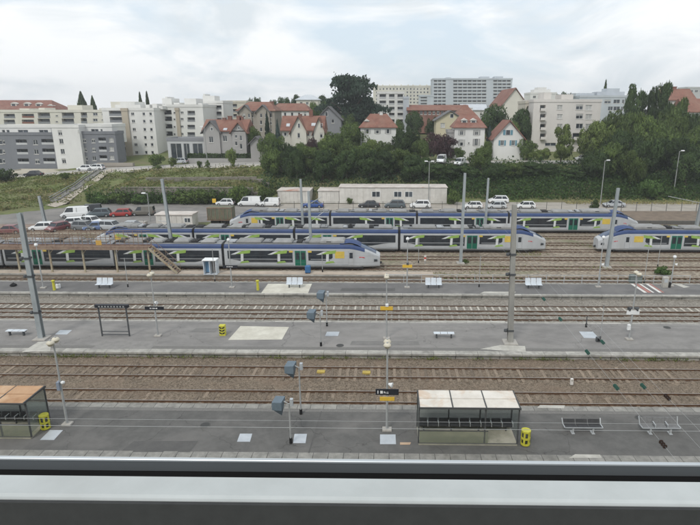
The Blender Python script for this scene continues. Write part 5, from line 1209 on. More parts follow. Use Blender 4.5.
B.finish(tops=((199, 211, 95.5), (199.3, 201.2, 93.6)))
B = Bld('apartment_building', 'low beige blocks between the white block and the stone mansion', 223, 247, 101.5, 130, 215, M_bbeige, 12, group='apartment buildings')
for y in (104, 109, 114): B.win(231.5, y, 237, y + 3.4, 'log'); B.win(226, y, 228.5, y + 3)
B.finish()
B = Bld('mansard_building', 'long building with a brown red mansard roof at the far left', -25, 55, 109.4, 135, 240, M_bcream, 14)
for x in range(-22, 54, 5): B.win(x, 110.6, x + 2.6, 113.6)
B.finish('hip', ytop=99.8, ins=.12, rm=M_tiled, dorm=((10, 104.5, 2.4), (23, 104.5, 2.4), (35, 104.8, 2.4), (47, 106.5, 2)))
B = Bld('glazed_shop', 'low glazed shop with a flat grey canopy left of the stone house', 168, 206, 139.2, 163, 152, M_bconc, 8, cat='shop')
B.win(171, 143.5, 182, 160, 'dark'); B.win(184, 143.5, 190, 160, 'dark'); B.win(193, 143.5, 203, 158, 'dark')
B.finish(pm=M_bslate)
# ---- villas
B = Bld('stone_house', 'grey stone house with a steep red roof and two gables', 204.5, 246, 131, 153.5, 150.5, M_bhouse, 9, cat='house', group='houses on the hill')
for (x0, y0, x1, y1) in ((209.5, 136.5, 213.5, 143), (222.8, 135.5, 227, 141.5), (234.5, 133.8, 237.2, 138.4), (239.5, 135.5, 242, 140.8), (235, 141.5, 237.5, 145.6), (239.8, 143.5, 242.3, 149)): B.win(x0, y0, x1, y1, sill=True)
B.finish('side', ytop=119.5, chim=((219.5, 118.5, .9), (225.2, 116.6, 1.0), (234.5, 116.4, 1.2), (237.3, 117.4, .9)), cm=M_tiled, sky=((225.2, 129.6, 1.0),))
for (gx0, gx1, gt, lab, d) in ((203.8, 220, 121, 'left', -.6), (232.5, 246.2, 122.5, 'right', -.5)):
    B = Bld('house_wing', lab + ' gabled wing of the grey stone house', gx0, gx1, 131, 153.5, 150.5 + d, M_bhouse, 6, cat='house', group='houses on the hill')
    if lab == 'left': B.win(209, 136.5, 213.2, 142.5)
    else:
        for (x0, y0, x1, y1) in ((234.8, 133.4, 237.2, 138), (239.7, 135.5, 242, 140.6), (235, 141.5, 237.3, 145.6), (239.8, 143.8, 242.2, 149)): B.win(x0, y0, x1, y1)
    B.finish('gable', ytop=gt, rm=M_slate if lab == 'left' else M_tile, gwin=(((211, 127.6, 212.6, 130.4),) if lab == 'left' else ((238.2, 126.8, 239.6, 129.2),)))
B = Bld('mansion', 'large stone mansion with a red roof and two rounded gables', 238, 275, 110.5, 138, 182, M_bstone, 12, cat='house', group='houses on the hill')
for y in (113.5, 120.5, 127.5):
    for x in (241, 246, 251, 257, 263.5, 269.5): B.win(x, y, x + 2.2, y + 4)
B.finish('hip', ytop=101.6, ins=.2, chim=((245.5, 103, 1.2), (268, 101.5, 1.2)), cm=M_tiled)
for gx0, gx1, lab in ((240, 252, 'left'), (257, 270, 'right')):
    B = Bld('house_wing', lab + ' rounded stone gable of the large mansion', gx0, gx1, 111.5, 138, 181.4, M_bstone, 3, cat='house', group='houses on the hill')
    for y in (113.5, 120.5, 127.5): B.win(gx0 + 3, y, gx0 + 5.2, y + 4); B.win(gx0 + 8, y, gx0 + 10, y + 4)
    B.finish('gable', ytop=105.3, rm=M_slate)
B = Bld('long_house', 'long white house with a red roof behind the cream house', 271, 309, 110.5, 125, 205, M_bwhite, 10, cat='house', group='houses on the hill')
for x in (277, 284, 291, 298, 304): B.win(x, 112.6, x + 2.2, 116)
B.finish('hip', ytop=103.2, ins=.15)
B = Bld('villa', 'pale villa with a light grey hipped roof on the skyline', 296.5, 318, 99.6, 114, 235, M_bcream, 9, cat='house', group='houses on the hill')
B.win(300, 102, 302.5, 104.5); B.win(306, 102, 308.5, 104.5); B.finish('hip', ytop=94.6, ins=.35, rm=M_zinc)
B = Bld('cream_house', 'cream house with steep red roof above the tree wall', 282.5, 323, 130.5, 148, 158, M_byel if False else M_bcream, 8, cat='house', group='houses on the hill')
for (x0, y0, x1, y1) in ((284, 132.5, 286.5, 136), (298, 133, 301, 137.5), (307, 132.5, 309.5, 136), (313, 133, 315, 137)): B.win(x0, y0, x1, y1, shutters=M_shut)
B.finish('side', ytop=115.8, chim=((309, 110.5, 1.0), (298, 114.6, .9)), cm=M_tiled, sky=((287.5, 125.5, 1.0), (313, 125, 1.2)))
for gx0, gx1, gt, lab in ((291.5, 306.5, 116.4, 'middle'), (314, 324.5, 117.8, 'right')):
    B = Bld('house_wing', lab + ' cream gable of the house with the steep red roof', gx0, gx1, 130.5, 148, 157.3, M_bcream, 5, cat='house', group='houses on the hill')
    B.win(gx0 + 6, 133, gx0 + 8.6, 137.8); B.finish('gable', ytop=gt, gwin=((gx0 + 6.6, 123.6, gx0 + 8.4, 127.6),))
B = Bld('grey_house', 'slate grey house behind the cream house', 316.5, 341, 119, 133, 178, M_bslate, 9, cat='house', group='houses on the hill')
B.win(331.5, 118.8, 334.2, 123); B.finish('gable', ytop=106.8, rm=M_slate, gwin=((325.4, 112, 327.6, 116),))
B = Bld('white_house', 'white house with a red hipped roof below the cedar', 360.5, 396, 127.2, 142, 155, M_bwhite, 8, cat='house', group='houses on the hill')
for x in (366, 376, 386.5): B.win(x, 129, x + 3, 133.6, shutters=M_shut)
B.finish('hip', ytop=113.8, ins=.26, dorm=((366.5, 122.5, 1.3),), chim=((381, 112.3, .9),))
B = Bld('apartment_building', 'white apartment block with open balconies behind the red hipped roof', 377, 404, 92.5, 128, 215, M_bwhite, 12, group='apartment buildings')
for y in (93.5, 99.8, 106, 112, 118.5): B.win(379.5, y + .8, 386, y + 5.2, 'log', rail=M_bconc); B.win(389, y + .8, 394.5, y + 5.2, 'log', rail=M_bconc); B.win(397.5, y + .8, 403, y + 5.2, 'log', rail=M_bconc)
B.finish()
B = Bld('stair_tower', 'tall blank white end wall of the balcony block', 403.2, 409, 97.5, 128, 214.5, M_bblue, 12, cat='building', group='apartment buildings'); B.finish()
B = Bld('apartment_building', 'long cream slab block far behind with many small windows', 373, 434, 86, 112, 345, M_bcream, 14, group='apartment buildings')
for y in (88, 91.4, 94.8, 98.2, 101.6):
    for x in np.arange(376, 432, 3.4): B.win(x, y, x + 1.5, y + 1.9, sill=False)
B.finish(tops=tuple((x, x + 1.2, 84.2) for x in (377, 382, 389, 394, 401, 408, 413, 420, 427)))
B = Bld('apartment_building', 'small pale blue block between the cream slab and the tall tower block', 419.5, 433.5, 95.5, 110, 300, M_bblue, 10, group='apartment buildings')
for y in (97, 100, 103): B.win(420.5, y, 427, y + 2.2, 'log', rail=M_bconc)
B.finish()
B = Bld('apartment_building', 'large blue grey tower block with rows of balconies on the skyline', 432.5, 511.5, 78.8, 112, 320, M_bblue, 16, group='apartment buildings')
for y in np.arange(80.2, 106, 3.35):
    for (a, c, n) in ((433.5, 446, 3), (453, 486.5, 7), (493, 511, 4)):
        w = (c - a) / n
        for i in range(n): B.win(a + w * i + .3, y, a + w * (i + 1) - .3, y + 2.5, 'log', rail=M_bconc)
B.finish(tops=((447, 452, 76.8), (482, 491, 76), (496.5, 505, 75.8)))
B = Bld('long_house', 'long low building with a red roof and a row of white windows', 408, 468, 110.2, 125, 212, M_tiled, 10, cat='building')
for x in np.arange(420, 466, 4.2): B.win(x, 111, x + 2.6, 114.6)
B.finish('side', ytop=104.8)
B = Bld('yellow_house', 'yellow house with a low gable beside the white house', 436, 464.5, 120, 134, 176, M_byel, 9, cat='house', group='houses on the hill')
B.win(440.5, 123, 445, 127.5, 'shut'); B.finish('gable', ytop=111, rm=M_slate, gwin=((450.3, 114, 453.4, 117.6),))
B = Bld('red_roof_house', 'red roofed house behind the white house', 456, 476, 116, 130, 190, M_bwhite, 10, cat='house', group='houses on the hill')
B.win(458, 118, 460, 121); B.finish('hip', ytop=104.6, ins=.42, chim=((473, 108, 1.2),))
B = Bld('white_house', 'white two storey house with a red hipped roof and two dormers', 454.5, 484.5, 127.3, 150.5, 152, M_bwhite, 8, cat='house', group='houses on the hill')
for (x, y, w, h) in ((460, 130, 3.4, 5.2), (475, 130, 3.4, 5.2), (460, 139.6, 3.2, 6.4), (474.6, 138.8, 3.4, 7)): B.win(x, y, x + w, y + h, shutters=M_shut)
B.win(468, 142.4, 469.6, 144); B.finish('hip', ytop=115.5, ins=.2, rm=M_tiled, dorm=((465, 121.8, 1.6), (474.2, 121.8, 1.6)))
B = Bld('stone_annex', 'low grey annex left of the white two storey house', 448, 455, 131, 150, 153, M_bhouse, 6, cat='building'); B.win(450, 136, 452, 140); B.finish()
B = Bld('tall_gable_house', 'tall pale yellow blank gable wall behind the trees', 502, 526, 104, 125, 205, M_bcream, 24, cat='building')
B.finish('gable', ytop=88.5, rm=M_tiled, chim=((520, 88.6, 1.4),))
B = Bld('zinc_roof_house', 'pale house with a grey roof behind the round tree', 462, 486, 110, 122, 235, M_bwhite, 9, cat='house', group='houses on the hill'); B.win(480, 112, 482, 115); B.finish('side', ytop=104, rm=M_zinc)
B = Bld('white_house', 'white gabled house with blue shutters', 493.5, 523.5, 138, 151, 150, M_bwhite, 9, cat='house', group='houses on the hill')
for x in (500.5, 511.5): B.win(x, 140.3, x + 3.4, 145.6, shutters=M_shutb)
B.finish('gable', ytop=120.8, rm=M_tiled, gwin=((506, 130, 510, 135),), gsh=M_shutb)
B = Bld('apartment_building', 'pale pink apartment block with projecting balconies', 532, 599, 100.5, 156, 166, M_bpink, 13, group='apartment buildings')
for y in (105, 114.2, 124): B.win(557, y, 562.5, y + 4.6, 'shut'); B.win(576, y + 8.6 - 9, 583, y + 4.6); 
for y in (105, 114.2, 124, 133.5): B.win(572.5, y - .5, 584, y + 5.8, 'log', rail=M_bpink, out=-1.3); B.win(585.5, y, 592, y + 5.2, 'shut'); B.win(540, y, 545.5, y + 5.5, 'log', rail=M_bpink, out=-1.0)
B.win(545, 142.8, 556, 146, 'dark'); B.finish(tops=((548, 555.5, 92), (566, 578, 94)))
B = Bld('apartment_building', 'narrow pale flank block left of the pink apartments', 524, 540, 102, 152, 172, M_bbeige, 10, group='apartment buildings')
for y in (106, 114, 122, 130): B.win(527, y, 532, y + 5, 'log')
B.finish()
B = Bld('apartment_building', 'terraced white block on the skyline behind the pink apartments', 530, 556, 93, 112, 260, M_bwhite, 12, group='apartment buildings')
for x in (533, 538, 543, 548): B.win(x, 95.5, x + 3, 98)
B.finish(tops=((536, 553, 89.2), (540, 549, 87)))
B = Bld('apartment_building', 'pale blue block with wide windows behind the great tree mass', 578.5, 632, 96.2, 125, 220, M_bblue, 12, group='apartment buildings')
for (x, w) in ((598, 2.4), (604.5, 6.5), (613.5, 6.5), (622, 2.6), (628, 3)): B.win(x, 99.6, x + w, 103.4)
for (x, w) in ((608, 5), (613.5, 6.5), (621, 2.6)): B.win(x, 106.5, x + w, 110.5)
B.finish(tops=((579, 598, 92.8), (601, 629, 91.4), (611, 624, 88)))
B = Bld('right_house', 'white gabled house with a red roof right of the great tree mass', 664, 692, 100, 140, 178, M_bwhite, 10, cat='house', group='houses on the hill')
B.win(669, 112, 672, 118); B.win(680, 112, 683, 118); B.finish('side', ytop=88.6, chim=((671, 86, 1.2), (676, 86, 1.0), (682.5, 86.4, 1.2)), cm=M_tiled)
B = Bld('right_house', 'lower red roofed house at the right edge', 684, 712, 112, 150, 165, M_bwhite, 10, cat='house', group='houses on the hill')
B.win(693, 116, 697, 121); B.finish('side', ytop=98.5)
B = Bld('apartment_building', 'distant pale block at the far right skyline', 686, 720, 87.5, 110, 300, M_bconc, 10, group='apartment buildings')
for x in (690, 695, 700): B.win(x, 90, x + 3, 92.5)
B.finish()
# small white shed and garden walls
B = Bld('garden_shed', 'small white gabled shed between the stone house and the conifers', 250.5, 263, 143, 155, 148.5, M_bhouse, 4, cat='shed'); B.win(256.5, 143.5, 259.5, 149); B.finish('gable', ytop=136.8, rm=M_slate)
t = thing('garden_wall', 'low garden wall with a clipped hedge behind it, in front of the stone house', 'wall', (0, 148.9, street_z(-40)))
for X in np.arange(PY(188, 160, 149).x, PY(254, 160, 149).x, 1.6): b = MB(); b.bbox(X + .01, X + 1.59, 0, .3, -.5, 1.0, .03); b.build('wall_block', M_bhouse, t)
t = thing('bollard_rail', 'row of thin street railings along the upper pavement', 'railing', (0, 138.0, 0))
for X in np.arange(-72, -24, 1.9): z0 = zg(X, 138); b = MB(); b.box(X - .04, X + .04, -.04, .04, z0, z0 + 1.0); b.build('railing_post', M_fpost, t)

# ================================================================== PATH AND STAIRS ON THE BANK
M_path = mat('sandy path', (.44, .39, .33), (.35, .31, .26), scale=.8, rough=.95, world_pos=True)
def bank_point(px, py):
    d = ray(px, py); t = 0.5 / d.length * 0 + 0
    for k in range(400):                       # walk along the line of sight until it meets the ground
        Y = 90 + k * .15; p = PY(px, py, Y)
        if p.z <= zg(p.x, Y): return Vector((p.x, Y, zg(p.x, Y)))
    return PY(px, py, 130)
def dense(px, n):
    xs_, ys_ = [p[0] for p in px], [p[1] for p in px]; u = np.linspace(0, 1, len(px))
    return [(float(np.interp(v, u, xs_)), float(np.interp(v, u, ys_))) for v in np.linspace(0, 1, n)]
pathpx = dense([(50, 207), (62, 203), (72, 195), (83, 188), (96, 180), (104, 174), (112, 169.5)], 34)
b = MB(); L_ = []; R_ = []
for (x, y) in pathpx:
    p = bank_point(x, y); L_.append(p + Vector((-.9, 0, .12))); R_.append(p + Vector((1.1, 0, .12)))
    L_[-1].z = zg(L_[-1].x, p.y) + .16; R_[-1].z = zg(R_[-1].x, p.y) + .16
for i in range(len(L_) - 1): b.quad(L_[i], R_[i], R_[i + 1], L_[i + 1])
struct('path', b, M_path)
t = thing('bank_stairs', 'long grey flight of steps beside the sandy path on the grassy bank', 'stairs', bank_point(56, 201))
o0 = t.location.copy(); pts = [bank_point(*q) - o0 for q in dense([(54, 202), (70, 192.5), (77, 189), (88, 180.5), (101, 171.5)], 13)]
M_step = mat('stair concrete', (.27, .265, .25), (.2, .195, .185), scale=1, rough=.9)
for i in range(len(pts) - 1):
    n = 4
    for k in range(n):
        p = pts[i].lerp(pts[i + 1], (k + .5) / n); b = MB(); b.box(p.x - .75, p.x + .55, p.y - .3, p.y + .3, p.z - .3, p.z + .32); b.build('step', M_step, t)
    b = MB(); a, c = pts[i] + Vector((-.95, 0, 1.0)), pts[i + 1] + Vector((-.95, 0, 1.0)); b.tube(a, c, .06, n=6); b.build('handrail', M_mast, t)
    b = MB(); a, c = pts[i] + Vector((-.95, 0, .3)), pts[i + 1] + Vector((-.95, 0, .3)); b.beam(a, c, .16, .5); b.build('side_wall', M_step, t)

# ================================================================== TREES AND SHRUBS
def leafm(name, c, t=.42, sc=.5, k=2.25):
    c = tuple(v * k for v in c)
    return mat(name, c, tuple(v * .55 for v in c), scale=sc, rough=.7, objrand=.25, c3=(c[0] * 1.6, c[1] * 1.45, c[2] * 1.2), s3=sc * 1.7, f3=(.54, .74), spec=.2, trans=t)
_cols = {'dark': (.038, .062, .022), 'mid': (.070, .102, .030), 'light': (.110, .145, .043), 'conifer': (.024, .046, .026), 'blue': (.055, .085, .078), 'purple': (.062, .035, .038), 'cedar': (.030, .052, .034)}
LG = {k: leafm('leaf ' + k, v, sc=2.6) for k, v in _cols.items()}
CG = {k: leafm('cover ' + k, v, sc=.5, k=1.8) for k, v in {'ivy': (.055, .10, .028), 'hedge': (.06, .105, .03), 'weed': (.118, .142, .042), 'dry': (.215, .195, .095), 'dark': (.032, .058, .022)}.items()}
LG['ivy'] = leafm('leaf ivy', (.06, .105, .03), sc=2.6)
M_bark = mat('bark', (.10, .08, .06), (.06, .05, .04), scale=4, rough=.95)
def leaf_mesh(name, centers, size, m, normals=None):
    n = len(centers); c = np.asarray(centers, dtype=np.float64)
    a = rng.normal(size=(n, 3)); a /= np.linalg.norm(a, axis=1)[:, None]
    b_ = rng.normal(size=(n, 3)); b_ -= a * np.sum(a * b_, axis=1)[:, None]; b_ /= np.linalg.norm(b_, axis=1)[:, None]
    s = size * rng.uniform(.55, 1.35, size=(n, 1)); a *= s; b_ *= s * rng.uniform(.5, .9, size=(n, 1))
    if normals is not None:                       # turn each leaf to its clump's outside
        flip = np.sum(np.cross(a, b_) * normals, axis=1) < 0; b_[flip] *= -1
    v = np.stack([c - a, c + b_ * .9 - a * .1, c + a, c - b_ * .9 + a * .1], axis=1)
    if normals is not None: v = v[:, ::-1]
    v = v.reshape(-1, 3)
    me = bpy.data.meshes.new(name); me.vertices.add(n * 4); me.vertices.foreach_set('co', v.ravel())
    me.loops.add(n * 4); me.loops.foreach_set('vertex_index', np.arange(n * 4, dtype=np.int32))
    me.polygons.add(n); me.polygons.foreach_set('loop_start', np.arange(0, n * 4, 4, dtype=np.int32)); me.polygons.foreach_set('loop_total', np.full(n, 4, dtype=np.int32))
    me.materials.append(m); me.update(calc_edges=True)
    if normals is not None:
        me.polygons.foreach_set('use_smooth', np.ones(n, dtype=bool))
        me.normals_split_custom_set_from_vertices(np.repeat(normals, 4, axis=0).tolist())
    return me
def crown_points(kind, n):
    """points of a crown that fits x, y in -1..1 and z in 0..1, with the outward direction at each"""
    out, nor = [], []
    if kind in ('round', 'tall'):
        cl = []
        for k in range(34 if kind == 'round' else 40):
            if kind == 'round':
                d = rng.normal(size=3); d /= np.linalg.norm(d); r = rng.uniform(.35, .86); cc = d * r * np.array([1, 1, .5]) + np.array([0, 0, .5]); rr = rng.uniform(.17, .34)
            else:
                z = rng.uniform(.05, .92); w = .85 * math.sin(math.pi * min(1, z * .82 + .14)) ** .7; a = rng.uniform(0, 6.28); r = w * rng.uniform(.25, .9); cc = np.array([r * math.cos(a), r * math.sin(a), z]); rr = rng.uniform(.18, .34)
            cl.append((cc, rr))
        wts = np.array([c[1] ** 2 for c in cl]); wts /= wts.sum(); pick = rng.choice(len(cl), n, p=wts)
        for k in range(n):
            c, r = cl[pick[k]]; d = rng.normal(size=3); d /= np.linalg.norm(d); q = r * (rng.uniform(.45, 1.0) ** .5 if rng.random() > .08 else rng.uniform(1, 1.3))
            p = c + d * q * np.array([1, 1, .58 if kind == 'round' else .36]); out.append(p)
            o = (p - np.array([0, 0, .45])) * np.array([1, 1, 1.3]); m = d * 1.0 + o * .7 + np.array([0, 0, .25]) + rng.normal(size=3) * .28; nor.append(m / np.linalg.norm(m))
    elif kind == 'cone':
        for k in range(n):
            z = rng.uniform(0, 1) ** 1.25; w = (1 - z) ** .85 * (0.8 + .2 * math.sin(z * 60)); a = rng.uniform(0, 6.28); r = w * rng.uniform(.45, 1) ** .5
            lob = 1 + .18 * math.sin(a * 5 + z * 20); out.append(np.array([r * lob * math.cos(a), r * lob * math.sin(a), z * .98 - .10 * r])); m = np.array([math.cos(a), math.sin(a), .45 + .8 * math.sin(z * 60)]) + rng.normal(size=3) * .3; nor.append(m / np.linalg.norm(m))
    elif kind == 'poplar':
        for k in range(n):
            z = rng.uniform(0, 1); w = math.sin(math.pi * (z * .82 + .16)) ** .8; a = rng.uniform(0, 6.28); r = w * rng.uniform(.2, 1) ** .5 * (1 + .15 * math.sin(z * 9 + a * 2)); out.append(np.array([r * math.cos(a), r * math.sin(a), z])); m = np.array([math.cos(a), math.sin(a), .4]) + rng.normal(size=3) * .4; nor.append(m / np.linalg.norm(m))
    elif kind == 'cedar':
        pads = []
        for k in range(46):
            z = rng.uniform(.06, .97); w = (1.0 - .7 * max(0, z - .35) / .65) * (.75 + .25 * min(1, z / .3)); a = rng.uniform(0, 6.28); r = w * rng.uniform(.1, .8)
            pads.append((np.array([r * math.cos(a), r * math.sin(a), z]), rng.uniform(.26, .46) * (1.1 - .5 * z)))
        for k in range(n):
            c, r = pads[rng.integers(len(pads))]; a = rng.uniform(0, 6.28); q = r * rng.uniform(0, 1) ** .5; out.append(c + np.array([q * math.cos(a), q * math.sin(a), rng.normal() * .028 + .04 * (1 - q / r)])); m = np.array([math.cos(a) * .5, math.sin(a) * .5, .9]) + rng.normal(size=3) * .35; nor.append(m / np.linalg.norm(m))
    elif kind == 'box':
        for k in range(n):
            p = rng.uniform(-1, 1, 3); ax = rng.integers(3); p[ax] = np.sign(p[ax]) * rng.uniform(.8, 1.03)
            out.append(np.array([p[0], p[1], (p[2] + 1) / 2])); m = np.zeros(3); m[ax] = np.sign(p[ax]); m += rng.normal(size=3) * .4; nor.append(m / np.linalg.norm(m))
    return np.array(out), np.array(nor)
PROTO = {}
for kind, nv, n in (('round', 5, 9000), ('tall', 3, 9000), ('cone', 2, 4200), ('poplar', 2, 2600), ('cedar', 1, 12000), ('box', 1, 1800), ('small', 3, 2600)):
    PROTO[kind] = [crown_points('round' if kind == 'small' else kind, n) for _ in range(nv)]
LEAF = {'round': .034, 'tall': .036, 'cone': .05, 'poplar': .09, 'cedar': .03, 'small': .06}
def crown_mesh(kind, var, colr):
    v = var % len(PROTO[kind]); p, q = PROTO[kind][v]
    return cached(('crown', kind, v, colr), lambda: leaf_mesh('crown', p, LEAF[kind], LG[colr], q))
def tree(x, yt, wpx, Y, kind, colr, label, yb=None, trunk=.18, name='tree', leaf=None, cat='tree', group='trees behind the yard', dz=0, zbase=None):
    top = PY(x, yt, Y); g = zg(top.x, Y) if zbase is None else zbase; H = top.z - g; rx = abs(PY(x + wpx / 2, yt, Y).x - top.x)
    t = thing(name, label, cat, (top.x, Y, g), random.uniform(0, 6.28), group)
    var = random.randrange(8); ch = H * (1 - trunk)
    kk = 'small' if kind == 'round' and (rx < 1.6 or (name == 'shrub')) else kind; wf = 1.0 if kind in ('cone', 'poplar') else 1.12
    link('crown', crown_mesh(kk, var, colr), t, (0, 0, H * trunk), random.uniform(0, 6.28), (rx * wf, rx * wf, ch))
    b = MB(); r = max(.08, rx * .065); hh = H * (.55 if kind in ('round', 'tall', 'cedar') else .9)
    b.tube((0, 0, -.4), (0, 0, hh * .5), r * 1.25, r * .9, 8); b.tube((0, 0, hh * .5), (r * .3, 0, hh), r * .9, r * .45, 8)
    if kind in ('round', 'tall', 'cedar'):
        for k in range(5):
            a = k * 1.26 + random.random(); z0 = hh * random.uniform(.5, .9); b.tube((0, 0, z0), (rx * .55 * math.cos(a), rx * .55 * math.sin(a), z0 + H * random.uniform(.12, .25)), r * .5, r * .15, 6)
    b.build('trunk', M_bark, t); return t
T = tree
# the dark wall of trees behind the white cabins
W_ = 'trees of the dark wall behind the cabins'
wall = [(272, 146, 26, 134, 'mid', 'leftmost tree of the dark tree wall, above the end of the stone wall'), (284, 140, 30, 137, 'dark', 'dark round tree right of the wall end, above the left cabin block'), (296, 148, 26, 132, 'dark', 'dark tree directly behind the left cabin block'), (310, 144, 30, 135, 'mid', 'mid green tree in front of the cream house'), (322, 150, 26, 131, 'dark', 'dark tree behind the gap between the cabins'), (334, 136, 34, 138, 'mid', 'broad tree below the slate grey house'), (346, 147, 28, 132, 'dark', 'dark tree behind the small cabin with the rusty roof patch'), (358, 141, 28, 137, 'mid', 'mid green tree left of the white hipped house'), (370, 149, 28, 131, 'dark', 'dark tree behind the left window of the long cabin'), (384, 151, 28, 132, 'dark', 'dark tree behind the middle of the long cabin'), (398, 146, 32, 135, 'mid', 'bushy tree right of the white hipped house'), (411, 155, 26, 131, 'dark', 'dark tree behind the right windows of the long cabin'), (424, 158, 26, 132, 'dark', 'dark tree behind the double headed street lamp'), (438, 164, 26, 132, 'dark', 'low dark tree at the right end of the long cabin'), (452, 165, 28, 132, 'dark', 'low dark tree left of the tall grey mast top'), (468, 165, 26, 133, 'dark', 'low dark tree between the two grey mast tops'), (482, 146, 26, 136, 'mid', 'taller tree between the white house and the blue shuttered house'), (497, 162, 30, 132, 'dark', 'low dark tree below the blue shuttered house'), (513, 160, 30, 133, 'mid', 'low tree right below the blue shuttered house'), (530, 162, 30, 133, 'dark', 'low dark tree above the two silver cars'), (547, 164, 28, 134, 'dark', 'low dark tree at the left foot of the light young tree'), (575, 165, 30, 133, 'dark', 'low dark tree below the pink apartments')]
for (x, yt, w, Y, c, lab) in wall: T(x, yt, w, Y, 'round' if c == 'mid' else random.choice(['round', 'tall']), c, lab, trunk=.06, group=W_, name='broadleaf_tree')
# upper row
T(337, 128, 30, 150, 'round', 'mid', 'tree in front of the slate grey house', trunk=.1, name='broadleaf_tree'); T(352, 121, 34, 156, 'round', 'mid', 'tree under the cedar, left of the red hipped roof', trunk=.1, name='broadleaf_tree')
T(351, 76, 82, 196, 'cedar', 'cedar', 'huge dark cedar rising above the roofs', trunk=.12, leaf=.42, name='cedar_tree'); T(366, 98, 40, 192, 'cedar', 'cedar', 'lower right part of the cedar group beside the white balcony block', trunk=.1, leaf=.42, name='cedar_tree')
T(330, 96, 26, 205, 'round', 'dark', 'dark tree left of the cedar behind the slate house', trunk=.1, name='broadleaf_tree'); T(313, 99, 18, 215, 'round', 'mid', 'tree below the pale villa roof', trunk=.1, name='broadleaf_tree'); T(322, 93.5, 18, 250, 'round', 'dark', 'distant tree right of the pale villa', name='broadleaf_tree')
for x, yt, w in ((249, 96, 7), (257, 94.5, 9), (283, 95, 16), (297, 92.5, 14), (274, 98, 12)): T(x, yt, w, 255, 'round', 'dark', {249: 'small distant tree above the stone mansion, left', 257: 'small distant tree above the stone mansion, right', 283: 'distant dark tree cluster above the long red roof, left', 297: 'distant dark tree cluster above the long red roof, right', 274: 'distant low tree between the mansion and the long red roof'}[x], name='broadleaf_tree', group='distant trees on the skyline')
T(266.5, 111, 12, 158, 'cone', 'conifer', 'dark pointed conifer beside the stone house', trunk=.03, name='conifer_tree'); T(277, 119, 12, 152, 'cone', 'blue', 'blue green conifer left of the cream house', trunk=.03, name='conifer_tree')
T(252, 124, 20, 154, 'round', 'mid', 'round tree right of the stone house', trunk=.1, name='broadleaf_tree'); T(270, 131, 26, 146, 'round', 'mid', 'broad tree in front of the two conifers', trunk=.06, name='broadleaf_tree')
T(313, 136, 14, 146, 'round', 'purple', 'dark purple tree in front of the cream house', trunk=.1, name='broadleaf_tree')
T(440, 131, 34, 147, 'round', 'purple', 'broad purple leaved tree left of the white two storey house', trunk=.08, name='broadleaf_tree'); T(405, 126, 30, 146, 'round', 'dark', 'dark round tree right of the red hipped house', trunk=.08, name='broadleaf_tree'); T(421, 138, 24, 145, 'round', 'mid', 'mid green tree between the dark tree and the purple tree', trunk=.08, name='broadleaf_tree')
T(415, 109.5, 20, 200, 'round', 'dark', 'tree beside the blank white end wall', trunk=.1, name='broadleaf_tree'); T(432, 115, 12, 185, 'round', 'dark', 'dark tree left of the yellow house', trunk=.1, name='broadleaf_tree')
T(493, 101, 30, 176, 'round', 'dark', 'large round dark tree above the blue shuttered house', trunk=.1, name='broadleaf_tree'); T(523, 106, 26, 168, 'round', 'dark', 'dark tree left of the pink apartments', trunk=.1, name='broadleaf_tree'); T(516, 119, 12, 165, 'round', 'mid', 'small green tree between the dark trees left of the pink apartments', trunk=.1, name='broadleaf_tree')
T(490, 124, 12, 156, 'cone', 'blue', 'grey green conical shrub between the two white houses', trunk=.05, name='conifer_tree')
T(564, 124, 22, 140, 'tall', 'light', 'light green young tree in front of the pink apartments', trunk=.15, name='broadleaf_tree')
for (x, yt, w, Y, c, lab) in ((300, 141, 18, 149, 'mid', 'small tree before the middle gable of the cream house'), (328, 133, 22, 152, 'light', 'light green tree right of the cream house'), (372, 138, 22, 147, 'light', 'light green tree below the red hipped house'), (386, 140, 20, 145, 'mid', 'tree below the right corner of the red hipped house'), (347, 112, 20, 185, 'mid', 'tree at the left foot of the cedar'), (398, 118, 16, 185, 'mid', 'tree between the red hipped roof and the white balcony block'), (488, 140, 14, 148, 'mid', 'slim tree at the right wall of the white two storey house'), (528, 138, 20, 149, 'mid', 'small tree right of the blue shuttered house'), (541, 147, 20, 144, 'light', 'low light tree before the pink apartments, left'), (590, 138, 20, 147, 'mid', 'tree before the right corner of the pink apartments'), (458, 146, 14, 148, 'mid', 'small tree before the white two storey house'), (290, 128, 10, 170, 'dark', 'dark little tree behind the left roof of the cream house')):
    T(x, yt, w, Y, 'round', c, lab, trunk=.08, name='broadleaf_tree', group='trees among the houses')
